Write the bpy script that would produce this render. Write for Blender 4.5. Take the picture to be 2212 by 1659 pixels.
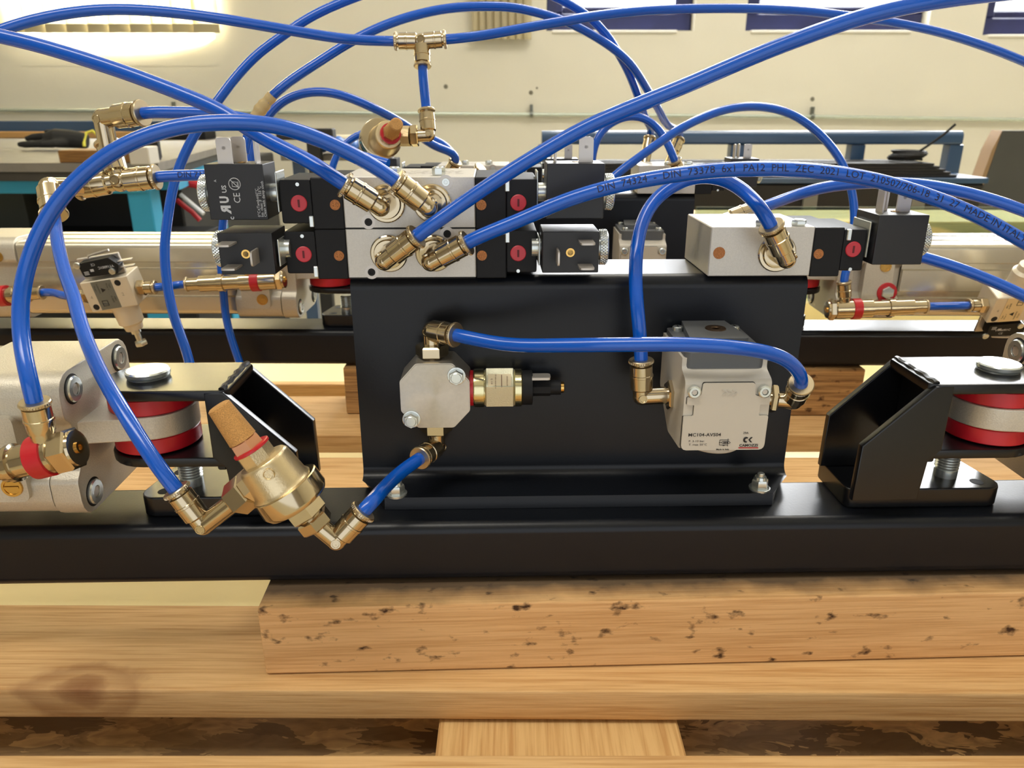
import bpy, bmesh, math, random
from mathutils import Vector as V, Matrix
random.seed(4)
for o in list(bpy.data.objects): bpy.data.objects.remove(o)
SC = bpy.context.scene
COL = SC.collection
MM = 0.001
ZC = 1100.0                      # camera height in millimetres; everything below is authored in millimetres
FPX = 1660.0
TH = math.radians(20)
CT, ST = math.cos(TH), math.sin(TH)
CAM = V((0, 0, ZC))
# ---------------------------------------------------------------- camera, sky, lamps, exposure
cd = bpy.data.cameras.new('camera'); cam = bpy.data.objects.new('camera', cd); COL.objects.link(cam)
cam.location = CAM * MM; cam.rotation_euler = (math.radians(70), 0, 0)
cd.sensor_width = 36; cd.lens = 36 * FPX / 2212; cd.clip_start = 0.01; cd.clip_end = 60
cd.dof.use_dof = True; cd.dof.focus_distance = 0.34; cd.dof.aperture_fstop = 24
SC.camera = cam
SC.view_settings.view_transform = 'Standard'; SC.view_settings.look = 'None'
SC.view_settings.gamma = 1; SC.view_settings.use_curve_mapping = False
SC.view_settings.exposure = -0.08
w = bpy.data.worlds.new('sky'); SC.world = w; w.use_nodes = True
bg = w.node_tree.nodes['Background']; bg.inputs[0].default_value = (0.93, 0.96, 1, 1); bg.inputs[1].default_value = 1.5
def area(name, loc, size, power, rot, col=(1, 1, 1)):
    l = bpy.data.lights.new(name, 'AREA'); l.shape = 'RECTANGLE'; l.size, l.size_y = size[0] * MM, size[1] * MM
    l.energy = power; l.color = col
    o = bpy.data.objects.new(name, l); COL.objects.link(o); o.location = V(loc) * MM; o.rotation_euler = rot
    return o
R90 = math.radians(90)
# daylight through the four windows of the back wall
for i, (x0, x1, p) in enumerate(((-1800, -1000, 270), (122, 648, 80), (830, 1480, 95), (1677, 2400, 105))):
    area('window_daylight', ((x0 + x1) / 2, 3330, ZC + 830), (x1 - x0 + 100, 1300), p, (-R90, 0, 0), (0.96, 0.98, 1))
# unseen area lamps added under the ceiling to brighten the workshop
area('added_ceiling_fill', (-700, -300, ZC + 1790), (1500, 500), 26, (0, 0, 0), (1, 0.95, 0.86))
area('added_ceiling_fill', (900, 1500, ZC + 1790), (1500, 400), 30, (0, 0, 0), (1, 0.95, 0.86))

# ---------------------------------------------------------------- pixel rays and frames
def ray(px, py):
    u = (px - 1106) / FPX; v = (829.5 - py) / FPX
    return V((u, CT + v * ST, -ST + v * CT))
def at(px, py, D):
    return CAM + ray(px, py) * D
class Frame:
    def __init__(s, m): s.m = m; s.i = m.inverted()
    def y(s, px, py, Y):
        o = s.i @ CAM; d = s.i.to_3x3() @ ray(px, py); return o + d * ((Y - o.y) / d.y)
    def x(s, px, py, X):
        o = s.i @ CAM; d = s.i.to_3x3() @ ray(px, py); return o + d * ((X - o.x) / d.x)
    def z(s, px, py, Z):
        o = s.i @ CAM; d = s.i.to_3x3() @ ray(px, py); return o + d * ((Z - o.z) / d.z)
    def d(s, px, py, D): return s.i @ at(px, py, D)
T = Matrix.Translation
def yawed(a, ox, oy, dx=0, dy=0, dz=0):
    return T((dx, dy, dz)) @ T((ox, oy, 0)) @ Matrix.Rotation(a, 4, 'Z') @ T((-ox, -oy, 0))
W = Frame(T((0, 0, ZC)))                       # world, heights measured from the camera's level
F = Frame(T((0, 0, ZC)) @ yawed(0.025, 0, 340))                    # the front machine
R = Frame(T((0, 0, ZC)) @ yawed(-0.010, 0, 340, 13, 295, 5))       # the same machine behind it

# ---------------------------------------------------------------- mesh builder
def basis(d):
    d = V(d).normalized(); a = V((0, 0, 1)) if abs(d.z) < 0.9 else V((1, 0, 0))
    u = a.cross(d).normalized(); return d, u, d.cross(u)
def rpoly(pts, n=4):
    """polygon with rounded corners: points (x, y) or (x, y, radius)"""
    out = []; N = len(pts)
    for i, p in enumerate(pts):
        r = p[2] if len(p) > 2 else 0
        P = V((p[0], p[1]))
        if r <= 0: out.append((p[0], p[1])); continue
        A = V(pts[i - 1][:2]) - P; B = V(pts[(i + 1) % N][:2]) - P
        la, lb = A.length, B.length; A.normalize(); B.normalize()
        ang = A.angle(B); t = min(r / math.tan(ang / 2), la * .5, lb * .5); rr = t * math.tan(ang / 2)
        c = P + (A + B).normalized() * (rr / math.sin(ang / 2))
        s = P + A * t - c; e = P + B * t - c
        a0 = math.atan2(s.y, s.x); a1 = math.atan2(e.y, e.x); da = (a1 - a0 + math.pi) % (2 * math.pi) - math.pi
        for k in range(n + 1):
            a = a0 + da * k / n; out.append((c.x + rr * math.cos(a), c.y + rr * math.sin(a)))
    return out
def circ(cx, cy, r, n=20): return [(cx + r * math.cos(2 * math.pi * k / n), cy + r * math.sin(2 * math.pi * k / n)) for k in range(n)]
class M:
    def __init__(s): s.v = []; s.f = []
    def add(s, v, f):
        b = len(s.v); s.v += [V(p) for p in v]; s.f += [[i + b for i in q] for q in f]; return s
    def box(s, x0, x1, y0, y1, z0, z1, bev=0, seg=1):
        bm = bmesh.new(); bmesh.ops.create_cube(bm, size=1)
        for q in bm.verts: q.co = V((x0 + (q.co.x + .5) * (x1 - x0), y0 + (q.co.y + .5) * (y1 - y0), z0 + (q.co.z + .5) * (z1 - z0)))
        if bev: bmesh.ops.bevel(bm, geom=bm.edges[:], offset=bev, segments=seg, profile=.5, affect='EDGES')
        bm.verts.index_update(); s.add([q.co.copy() for q in bm.verts], [[q.index for q in g.verts] for g in bm.faces]); bm.free(); return s
    def prism(s, poly, ax, a, b, bev=0):
        fn = {'x': lambda p, q, h: (h, p, q), 'y': lambda p, q, h: (p, h, q), 'z': lambda p, q, h: (p, q, h)}[ax]
        n = len(poly)
        if not bev:
            v = [fn(p[0], p[1], a) for p in poly] + [fn(p[0], p[1], b) for p in poly]
            f = [list(range(n))[::-1], list(range(n, 2 * n))] + [[i, (i + 1) % n, (i + 1) % n + n, i + n] for i in range(n)]
            return s.add(v, f)
        bm = bmesh.new(); vs = [bm.verts.new(fn(p[0], p[1], a)) for p in poly]; fa = bm.faces.new(vs)
        r = bmesh.ops.extrude_face_region(bm, geom=[fa]); d = V(fn(0, 0, b)) - V(fn(0, 0, a))
        for e in r['geom']:
            if isinstance(e, bmesh.types.BMVert): e.co += d
        bmesh.ops.recalc_face_normals(bm, faces=bm.faces)
        rim = [e for e in bm.edges if e.calc_face_angle(0) > 1.2 and any(len(g.verts) == n and n > 4 or g.index < 0 for g in e.link_faces)]
        if n <= 4: rim = bm.edges[:]
        bmesh.ops.bevel(bm, geom=rim, offset=bev, segments=2, profile=.5, affect='EDGES', clamp_overlap=True)
        bm.verts.index_update(); s.add([q.co.copy() for q in bm.verts], [[q.index for q in g.verts] for g in bm.faces]); bm.free(); return s
    def lathe(s, prof, o, d, seg=24, roll=0.0):
        d, u, w_ = basis(d); o = V(o); v = []; f = []
        for t, r in prof:
            for k in range(seg):
                a = 2 * math.pi * (k + .5) / seg + roll; v.append(o + d * t + (u * math.cos(a) + w_ * math.sin(a)) * r)
        for i in range(len(prof) - 1):
            for k in range(seg):
                k2 = (k + 1) % seg; f.append([i * seg + k, i * seg + k2, (i + 1) * seg + k2, (i + 1) * seg + k])
        if prof[0][1] > 0.01: f.append(list(range(seg))[::-1])
        if prof[-1][1] > 0.01: f.append([(len(prof) - 1) * seg + k for k in range(seg)])
        return s.add(v, f)
    def cyl(s, a, b, r, seg=20, bev=0):
        L = (V(b) - V(a)).length
        pr = [(0, r), (L, r)] if not bev else [(0, r - bev), (bev, r), (L - bev, r), (L, r - bev)]
        return s.lathe(pr, a, V(b) - V(a), seg)
    def hexa(s, a, b, r, roll=0.0, c=.7):
        L = (V(b) - V(a)).length; c = min(c, L * .3)
        return s.lathe([(0, r * .9), (c, r), (L - c, r), (L, r * .9)], a, V(b) - V(a), 6, roll)
    def ball(s, o, r, seg=14, rings=8):
        pr = [(-r * math.cos(math.pi * i / rings), max(r * math.sin(math.pi * i / rings), 1e-4)) for i in range(rings + 1)]
        return s.lathe(pr, o, (0, 0, 1), seg)
    def path(s, pts, r, seg=10, cap=True):
        n = len(pts); pts = [V(p) for p in pts]; rr = r if isinstance(r, (list, tuple)) else [r] * n
        t = [(pts[min(i + 1, n - 1)] - pts[max(i - 1, 0)]).normalized() for i in range(n)]
        _, u, _ = basis(t[0]); v = []; f = []
        for i in range(n):
            u = (u - t[i] * u.dot(t[i])).normalized(); w_ = t[i].cross(u)
            for k in range(seg):
                a = 2 * math.pi * k / seg; v.append(pts[i] + (u * math.cos(a) + w_ * math.sin(a)) * rr[i])
        for i in range(n - 1):
            for k in range(seg):
                k2 = (k + 1) % seg; f.append([i * seg + k, i * seg + k2, (i + 1) * seg + k2, (i + 1) * seg + k])
        if cap: f += [list(range(seg))[::-1], [(n - 1) * seg + k for k in range(seg)]]
        return s.add(v, f)
    def quad(s, *p): return s.add(p, [list(range(len(p)))])
    def text(s, st, size, o, xd, yd, align='CENTER', wide=1.0, bold=0):
        vs, fs = glyphs(st, size, align, bold); o = V(o); xd = V(xd).normalized(); yd = V(yd).normalized()
        return s.add([o + xd * (p[0] * wide) + yd * p[1] for p in vs], fs)
    def xf(s, m): s.v = [m @ p for p in s.v]; return s
_G = {}
def glyphs(st, size, align, bold=0):
    k = (st, align, bold)
    if k not in _G:
        c = bpy.data.curves.new('t', 'FONT'); c.body = st; c.size = 1; c.align_x = align; c.align_y = 'CENTER'; c.resolution_u = 2; c.offset = bold
        o = bpy.data.objects.new('t', c); COL.objects.link(o); dg = bpy.context.evaluated_depsgraph_get(); dg.update()
        me = o.evaluated_get(dg).to_mesh(); _G[k] = ([(q.co.x, q.co.y) for q in me.vertices], [list(p.vertices) for p in me.polygons])
        o.evaluated_get(dg).to_mesh_clear(); bpy.data.objects.remove(o); bpy.data.curves.remove(c)
    vs, fs = _G[k]; return [(a * size, b * size) for a, b in vs], fs
def mesh_obj(name, mb, mat, m3=None, smooth=35):
    me = bpy.data.meshes.new(name); me.from_pydata([p * MM for p in mb.v], [], mb.f); me.update()
    bm = bmesh.new(); bm.from_mesh(me); bmesh.ops.recalc_face_normals(bm, faces=bm.faces); bm.to_mesh(me); bm.free()
    me.polygons.foreach_set('use_smooth', [True] * len(me.polygons)); me.set_sharp_from_angle(angle=math.radians(smooth))
    me.materials.append(mat); o = bpy.data.objects.new(name, me); COL.objects.link(o)
    if smooth == 35:
        wn = o.modifiers.new('weighted_normals', 'WEIGHTED_NORMAL'); wn.keep_sharp = True
    return o
class Thing:
    """an Empty at the thing's base; parts are authored in the frame's millimetres"""
    def __init__(s, name, label, cat, fr, base, group=None):
        s.fr = fr; s.base = V(base); e = bpy.data.objects.new(name, None); COL.objects.link(e); s.e = e
        e.empty_display_size = .01
        m = fr.m @ T(s.base); m = m.copy(); m.translation = m.translation * MM; e.matrix_world = m
        e['label'] = label; e['category'] = cat
        if group: e['group'] = group
    def part(s, name, mb, mat, parent=None, label=None, stuff=False, smooth=35):
        q = M(); q.v = [p - s.base for p in mb.v]; q.f = mb.f
        o = mesh_obj(name, q, mat, smooth=smooth); o.parent = parent or s.e
        if label: o['label'] = label
        if stuff: o['kind'] = 'stuff'
        return o
def solo(name, label, cat, mb, mat, fr=None, group=None, kind=None, smooth=35):
    """a thing that is one mesh, its origin at its own base"""
    vs = [(fr.m @ p) if fr else p for p in mb.v]
    lo = V((min(p.x for p in vs), min(p.y for p in vs), min(p.z for p in vs))); hi = V((max(p.x for p in vs), max(p.y for p in vs), max(p.z for p in vs)))
    b = V(((lo.x + hi.x) / 2, (lo.y + hi.y) / 2, lo.z)); q = M(); q.v = [p - b for p in vs]; q.f = mb.f
    o = mesh_obj(name, q, mat, smooth=smooth); o.location = b * MM
    if label: o['label'] = label
    if cat: o['category'] = cat
    if group: o['group'] = group
    if kind: o['kind'] = kind
    return o
def under(parent, name, mb, mat, stuff=False, label=None, smooth=35):
    """a part of a one-mesh thing or of the setting, authored in world millimetres"""
    q = M(); b = V(parent.location) / MM; q.v = [p - b for p in mb.v]; q.f = mb.f
    o = mesh_obj(name, q, mat, smooth=smooth); o.parent = parent
    if stuff: o['kind'] = 'stuff'
    if label: o['label'] = label
    return o

# ---------------------------------------------------------------- materials
def lin(c):
    f = lambda x: x / 12.92 if x <= .04045 else ((x + .055) / 1.055) ** 2.4
    return tuple(f(x / 255) for x in c) + (1,)
def mat(name, c, rough=.5, metal=0.0, coat=0.0, noise=None, bump=None, spec=.5, rnoise=None, sss=0):
    m = bpy.data.materials.new(name); m.use_nodes = True; nt = m.node_tree; b = nt.nodes['Principled BSDF']
    c = lin(c)
    b.inputs['Base Color'].default_value = c; b.inputs['Roughness'].default_value = rough; b.inputs['Metallic'].default_value = metal
    b.inputs['Coat Weight'].default_value = coat; b.inputs['Coat Roughness'].default_value = .08
    b.inputs['Specular IOR Level'].default_value = spec
    tc = nt.nodes.new('ShaderNodeTexCoord')
    def nz(scale, detail=4):
        n = nt.nodes.new('ShaderNodeTexNoise'); n.inputs['Scale'].default_value = scale; n.inputs['Detail'].default_value = detail
        nt.links.new(tc.outputs['Object'], n.inputs['Vector']); return n
    if noise:
        n = nz(noise[0]); r = nt.nodes.new('ShaderNodeValToRGB'); r.color_ramp.elements[0].position = .3; r.color_ramp.elements[1].position = .7
        k = noise[1]; r.color_ramp.elements[0].color = (c[0] * (1 - k), c[1] * (1 - k), c[2] * (1 - k), 1)
        r.color_ramp.elements[1].color = tuple(min(1, x * (1 + k)) for x in c[:3]) + (1,)
        nt.links.new(n.outputs['Fac'], r.inputs[0]); nt.links.new(r.outputs[0], b.inputs['Base Color'])
    if rnoise:
        n = nz(rnoise[0]); mr = nt.nodes.new('ShaderNodeMapRange'); mr.inputs['To Min'].default_value = rough - rnoise[1]; mr.inputs['To Max'].default_value = rough + rnoise[1]
        nt.links.new(n.outputs['Fac'], mr.inputs[0]); nt.links.new(mr.outputs[0], b.inputs['Roughness'])
    if bump:
        n = nz(bump[0], 3); bp = nt.nodes.new('ShaderNodeBump'); bp.inputs['Strength'].default_value = bump[1]; bp.inputs['Distance'].default_value = bump[2] if len(bump) > 2 else .0005
        nt.links.new(n.outputs['Fac'], bp.inputs['Height']); nt.links.new(bp.outputs[0], b.inputs['Normal'])
    return m
def wood(name, light, dark, grain='X', spots=0.0, fine=800, wob=1.0, stain_shade=False):
    m = bpy.data.materials.new(name); m.use_nodes = True; nt = m.node_tree; b = nt.nodes['Principled BSDF']; b.inputs['Roughness'].default_value = .62
    b.inputs['Specular IOR Level'].default_value = .25
    tc = nt.nodes.new('ShaderNodeTexCoord'); mp = nt.nodes.new('ShaderNodeMapping')
    mp.inputs['Scale'].default_value = (1.3, 42, 42) if grain == 'X' else (42, 1.3, 42)
    nt.links.new(tc.outputs['Object'], mp.inputs[0])
    n1 = nt.nodes.new('ShaderNodeTexNoise'); n1.inputs['Scale'].default_value = wob; n1.inputs['Detail'].default_value = 3; n1.inputs['Distortion'].default_value = .6
    nt.links.new(mp.outputs[0], n1.inputs['Vector'])
    ml = nt.nodes.new('ShaderNodeMath'); ml.operation = 'MULTIPLY'; ml.inputs[1].default_value = 55; nt.links.new(n1.outputs['Fac'], ml.inputs[0])
    sn = nt.nodes.new('ShaderNodeMath'); sn.operation = 'SINE'; nt.links.new(ml.outputs[0], sn.inputs[0])
    n2 = nt.nodes.new('ShaderNodeTexNoise'); n2.inputs['Scale'].default_value = fine / 40; n2.inputs['Detail'].default_value = 5; nt.links.new(mp.outputs[0], n2.inputs['Vector'])
    ad = nt.nodes.new('ShaderNodeMath'); ad.operation = 'MULTIPLY_ADD'; ad.inputs[1].default_value = .09; nt.links.new(sn.outputs[0], ad.inputs[0]); nt.links.new(n2.outputs['Fac'], ad.inputs[2])
    r = nt.nodes.new('ShaderNodeValToRGB'); r.color_ramp.elements[0].position = .25; r.color_ramp.elements[1].position = .62
    r.color_ramp.elements[0].color = lin(dark); r.color_ramp.elements[1].color = lin(light); nt.links.new(ad.outputs[0], r.inputs[0])
    out = r.outputs[0]
    if spots:
        mp2 = nt.nodes.new('ShaderNodeMapping'); mp2.inputs['Scale'].default_value = (.6, 1, 1); nt.links.new(tc.outputs['Object'], mp2.inputs[0])
        n3 = nt.nodes.new('ShaderNodeTexNoise'); n3.inputs['Scale'].default_value = 170; n3.inputs['Detail'].default_value = 5; nt.links.new(mp2.outputs[0], n3.inputs['Vector'])
        r3 = nt.nodes.new('ShaderNodeValToRGB'); r3.color_ramp.elements[0].position = .66 - spots * .03; r3.color_ramp.elements[1].position = .74
        nt.links.new(n3.outputs['Fac'], r3.inputs[0])
        mx = nt.nodes.new('ShaderNodeMix'); mx.data_type = 'RGBA'; nt.links.new(r3.outputs[0], mx.inputs['Factor']); nt.links.new(out, mx.inputs['A']); mx.inputs['B'].default_value = lin((72, 48, 30)); out = mx.outputs['Result']
    if stain_shade:                                   # staining plus the beam's contact shadow, painted along the back of the top face
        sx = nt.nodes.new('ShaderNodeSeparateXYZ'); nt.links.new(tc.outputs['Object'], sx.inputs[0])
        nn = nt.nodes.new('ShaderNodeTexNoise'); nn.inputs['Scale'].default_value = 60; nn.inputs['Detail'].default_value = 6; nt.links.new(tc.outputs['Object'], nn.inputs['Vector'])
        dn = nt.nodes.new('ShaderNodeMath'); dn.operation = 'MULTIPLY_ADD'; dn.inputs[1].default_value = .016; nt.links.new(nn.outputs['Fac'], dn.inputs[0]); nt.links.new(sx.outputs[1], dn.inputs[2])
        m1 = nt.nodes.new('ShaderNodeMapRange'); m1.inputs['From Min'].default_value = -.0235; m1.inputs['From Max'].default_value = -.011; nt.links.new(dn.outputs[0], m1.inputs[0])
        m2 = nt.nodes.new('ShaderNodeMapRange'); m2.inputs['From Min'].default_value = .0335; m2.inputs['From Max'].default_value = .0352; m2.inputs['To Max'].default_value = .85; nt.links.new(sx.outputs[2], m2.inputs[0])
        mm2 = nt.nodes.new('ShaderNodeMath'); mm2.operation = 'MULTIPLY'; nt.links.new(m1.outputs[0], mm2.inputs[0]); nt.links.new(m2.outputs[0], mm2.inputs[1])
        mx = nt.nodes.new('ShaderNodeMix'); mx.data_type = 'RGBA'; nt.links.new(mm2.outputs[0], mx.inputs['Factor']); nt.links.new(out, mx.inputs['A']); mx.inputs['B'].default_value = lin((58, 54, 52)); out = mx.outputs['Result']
    nt.links.new(out, b.inputs['Base Color'])
    bp = nt.nodes.new('ShaderNodeBump'); bp.inputs['Strength'].default_value = .25; bp.inputs['Distance'].default_value = .0006; nt.links.new(ad.outputs[0], bp.inputs['Height']); nt.links.new(bp.outputs[0], b.inputs['Normal'])
    return m
BLACKP = mat('black_powder_paint', (17, 20, 26), .32, 0, 0, bump=(900, .1, .0003), spec=.3)
BLACKG = mat('black_gloss_paint', (13, 14, 17), .26, 0, 0, bump=(90, .08, .0006), spec=.45)
PLAS = mat('black_plastic', (20, 21, 25), .45, bump=(2500, .1, .0002))
PLASM = mat('black_matt_plastic', (18, 19, 22), .6, spec=.3)
ALU = mat('anodised_aluminium', (196, 192, 184), .4, .35, noise=(1800, .05))
BRUSH = mat('turned_aluminium', (190, 184, 172), .33, .75, noise=(600, .04))
def radial(m):
    nt = m.node_tree; b = nt.nodes['Principled BSDF']; t = nt.nodes.new('ShaderNodeTangent'); t.direction_type = 'RADIAL'; t.axis = 'Y'
    b.inputs['Anisotropic'].default_value = .85; nt.links.new(t.outputs[0], b.inputs['Tangent'])
radial(BRUSH)
CAST = mat('bead_blasted_aluminium', (196, 190, 176), .48, .6, noise=(1500, .07), bump=(1600, .35, .0003))
PROF = mat('drawn_aluminium_profile', (212, 206, 190), .26, .85)
NICK = mat('nickel_plated_brass', (192, 177, 148), .13, .95)
NICKD = mat('nickel_knurl', (188, 173, 145), .28, .95)
BRASS = mat('yellow_brass', (214, 172, 98), .2, 1)
ZINC = mat('zinc_plated_steel', (208, 213, 210), .24, .8)
ZINCY = mat('yellow_zinc_steel', (214, 205, 160), .2, 1, bump=(700, .1, .0003))
TIN = mat('tinned_terminal', (190, 184, 176), .35, .6)
BRONZE = mat('sintered_bronze', (196, 148, 86), .7, .25, noise=(2600, .3), bump=(2200, .8, .0005))
COPPER = mat('copper_filter', (176, 116, 68), .7, .3, noise=(3000, .45), bump=(2600, .6, .0004))
REDP = mat('red_plastic', (186, 26, 38), .35)
REDB = mat('red_button_plastic', (190, 44, 58), .4)
HOLE = mat('dark_recess', (14, 14, 15), .7)
BLUE = mat('blue_polyamide_tube', (4, 84, 192), .18, 0, .1, spec=.5)
INK = mat('black_ink', (14, 20, 60), .6)
INKK = mat('black_print', (26, 24, 24), .6)
WHITE = mat('white_print', (190, 192, 196), .6)
REDI = mat('red_print', (170, 24, 30), .6)
GREYP = mat('light_grey_housing', (196, 190, 178), .45, 0, bump=(1500, .06, .0003))
GREYD = mat('dark_grey_cap', (88, 90, 92), .5)
TAPE = mat('masking_tape', (204, 180, 130), .7, bump=(250, .6, .001))
PINE = wood('pine_light', (222, 182, 128), (194, 148, 94), 'X', 0)
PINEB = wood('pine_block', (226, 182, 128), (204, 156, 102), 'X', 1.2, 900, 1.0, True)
PINEY = wood('pine_cross', (226, 188, 130), (200, 154, 98), 'Y', 0)
PINED = wood('pine_grey_weathered', (186, 146, 96), (126, 92, 58), 'X', 1.4)
WALLM = mat('cream_plaster', (222, 216, 196), .85, bump=(9, .3, .01), noise=(2.2, .05))
WALLR = mat('rough_plaster', (222, 217, 200), .9, bump=(9, .22, .012), noise=(1.1, .05))
FLOORM = mat('pale_painted_floor', (222, 212, 178), .5, noise=(3, .06))
CEILM = mat('white_ceiling', (236, 232, 222), .9)
TABLE = mat('cream_laminate', (236, 222, 168), .4, noise=(8, .05))
NAVY = mat('navy_window_paint', (34, 40, 86), .45, noise=(14, .25))
FRAMEB = mat('blue_black_frame_paint', (46, 76, 110), .3, 0, .4)
CYAN = mat('cyan_bench_paint', (36, 142, 180), .5)
BENCH = mat('grey_bench_top', (112, 107, 99), .65, noise=(40, .1))
DARK = mat('dark_brown_board', (52, 48, 42), .7, noise=(20, .2))
BLK = mat('matt_black', (18, 18, 19), .6)
OLIVE = mat('dark_green_crate', (58, 62, 54), .7)
YEL = mat('yellow_cuff', (214, 206, 70), .7)
GLOVE = mat('black_glove_knit', (34, 34, 32), .8, bump=(500, .5, .001))
STEELW = mat('white_rod', (214, 216, 222), .35)
def glassy(name, col, tr=.9):
    m = bpy.data.materials.new(name); m.use_nodes = True; nt = m.node_tree; nt.nodes.remove(nt.nodes['Principled BSDF'])
    a = nt.nodes.new('ShaderNodeBsdfTransparent'); a.inputs[0].default_value = col; g = nt.nodes.new('ShaderNodeBsdfGlossy'); g.inputs['Roughness'].default_value = .05
    x = nt.nodes.new('ShaderNodeMixShader'); x.inputs[0].default_value = 1 - tr; nt.links.new(a.outputs[0], x.inputs[1]); nt.links.new(g.outputs[0], x.inputs[2])
    nt.links.new(x.outputs[0], nt.nodes['Material Output'].inputs[0]); return m
PANE = glassy('window_glass', (1, 1, 1, 1), .93)
GGLASS = glassy('green_sheet_glass', (.72, .86, .74, 1), .75)
def slatm():
    m = bpy.data.materials.new('blind_fabric'); m.use_nodes = True; nt = m.node_tree; b = nt.nodes['Principled BSDF']
    b.inputs['Base Color'].default_value = lin((206, 196, 168)); b.inputs['Roughness'].default_value = .8
    t = nt.nodes.new('ShaderNodeBsdfTranslucent'); t.inputs[0].default_value = lin((226, 218, 190)); x = nt.nodes.new('ShaderNodeMixShader'); x.inputs[0].default_value = .5
    nt.links.new(b.outputs[0], x.inputs[1]); nt.links.new(t.outputs[0], x.inputs[2]); nt.links.new(x.outputs[0], nt.nodes['Material Output'].inputs[0]); return m
SLAT = slatm()
def osb():
    m = bpy.data.materials.new('oriented_strand_board'); m.use_nodes = True; nt = m.node_tree; b = nt.nodes['Principled BSDF']; b.inputs['Roughness'].default_value = .7
    tc = nt.nodes.new('ShaderNodeTexCoord'); mp = nt.nodes.new('ShaderNodeMapping'); mp.inputs['Scale'].default_value = (32, 95, 95); mp.inputs['Rotation'].default_value = (0, 0, .5)
    nt.links.new(tc.outputs['Object'], mp.inputs[0]); n = nt.nodes.new('ShaderNodeTexNoise'); n.inputs['Scale'].default_value = 1.2; n.inputs['Distortion'].default_value = 2.5; nt.links.new(mp.outputs[0], n.inputs['Vector'])
    vo = nt.nodes.new('ShaderNodeTexVoronoi'); vo.inputs['Scale'].default_value = 1.0
    av = nt.nodes.new('ShaderNodeVectorMath'); av.operation = 'ADD'; nt.links.new(mp.outputs[0], av.inputs[0]); nt.links.new(n.outputs['Color'], av.inputs[1]); nt.links.new(av.outputs[0], vo.inputs['Vector'])
    r = nt.nodes.new('ShaderNodeValToRGB'); r.color_ramp.elements[0].color = lin((106, 80, 50)); r.color_ramp.elements[1].color = lin((220, 182, 124))
    sp = nt.nodes.new('ShaderNodeSeparateColor'); nt.links.new(vo.outputs['Color'], sp.inputs[0]); ad = nt.nodes.new('ShaderNodeMath'); ad.operation = 'MULTIPLY'; nt.links.new(sp.outputs[0], ad.inputs[0]); nt.links.new(n.outputs['Fac'], ad.inputs[1])
    ad2 = nt.nodes.new('ShaderNodeMath'); ad2.operation = 'MULTIPLY'; ad2.inputs[1].default_value = 1.7; nt.links.new(ad.outputs[0], ad2.inputs[0])
    nt.links.new(ad2.outputs[0], r.inputs[0]); nt.links.new(r.outputs[0], b.inputs['Base Color']); return m
OSB = osb()
PINEK = wood('pine_with_knot', (222, 182, 128), (194, 148, 94), 'X', 0)
def knot(m, c, r):
    """a red brown knot grown into the board at c (metres, object space)"""
    nt = m.node_tree; b = nt.nodes['Principled BSDF']; src = b.inputs['Base Color'].links[0].from_socket
    tc = nt.nodes.new('ShaderNodeTexCoord'); s = nt.nodes.new('ShaderNodeVectorMath'); s.operation = 'SUBTRACT'; s.inputs[1].default_value = c; nt.links.new(tc.outputs['Object'], s.inputs[0])
    k = nt.nodes.new('ShaderNodeVectorMath'); k.operation = 'MULTIPLY'; k.inputs[1].default_value = (.55, 1, 1); nt.links.new(s.outputs[0], k.inputs[0])
    L = nt.nodes.new('ShaderNodeVectorMath'); L.operation = 'LENGTH'; nt.links.new(k.outputs[0], L.inputs[0])
    n = nt.nodes.new('ShaderNodeTexNoise'); n.inputs['Scale'].default_value = 70; n.inputs['Detail'].default_value = 5; nt.links.new(tc.outputs['Object'], n.inputs['Vector'])
    a = nt.nodes.new('ShaderNodeMath'); a.operation = 'MULTIPLY_ADD'; a.inputs[1].default_value = .012; nt.links.new(n.outputs['Fac'], a.inputs[0]); nt.links.new(L.outputs['Value'], a.inputs[2])
    r1 = nt.nodes.new('ShaderNodeValToRGB'); e = r1.color_ramp.elements; e[0].position = 0; e[0].color = (.95, .95, .95, 1); e[1].position = 1; e[1].color = (0, 0, 0, 1)
    q = r1.color_ramp.elements.new(.25); q.color = (.6, .6, .6, 1); q = r1.color_ramp.elements.new(.32); q.color = (.35, .35, .35, 1); q = r1.color_ramp.elements.new(.5); q.color = (.5, .5, .5, 1); q = r1.color_ramp.elements.new(.62); q.color = (.15, .15, .15, 1)
    mr = nt.nodes.new('ShaderNodeMapRange'); mr.inputs['From Min'].default_value = .004; mr.inputs['From Max'].default_value = r; nt.links.new(a.outputs[0], mr.inputs[0]); nt.links.new(mr.outputs[0], r1.inputs[0])
    mx = nt.nodes.new('ShaderNodeMix'); mx.data_type = 'RGBA'; nt.links.new(r1.outputs[0], mx.inputs['Factor']); nt.links.new(src, mx.inputs['A']); mx.inputs['B'].default_value = lin((120, 70, 40)); nt.links.new(mx.outputs['Result'], b.inputs['Base Color'])
knot(PINEK, (-.192, -.125, .054), .036)

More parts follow.
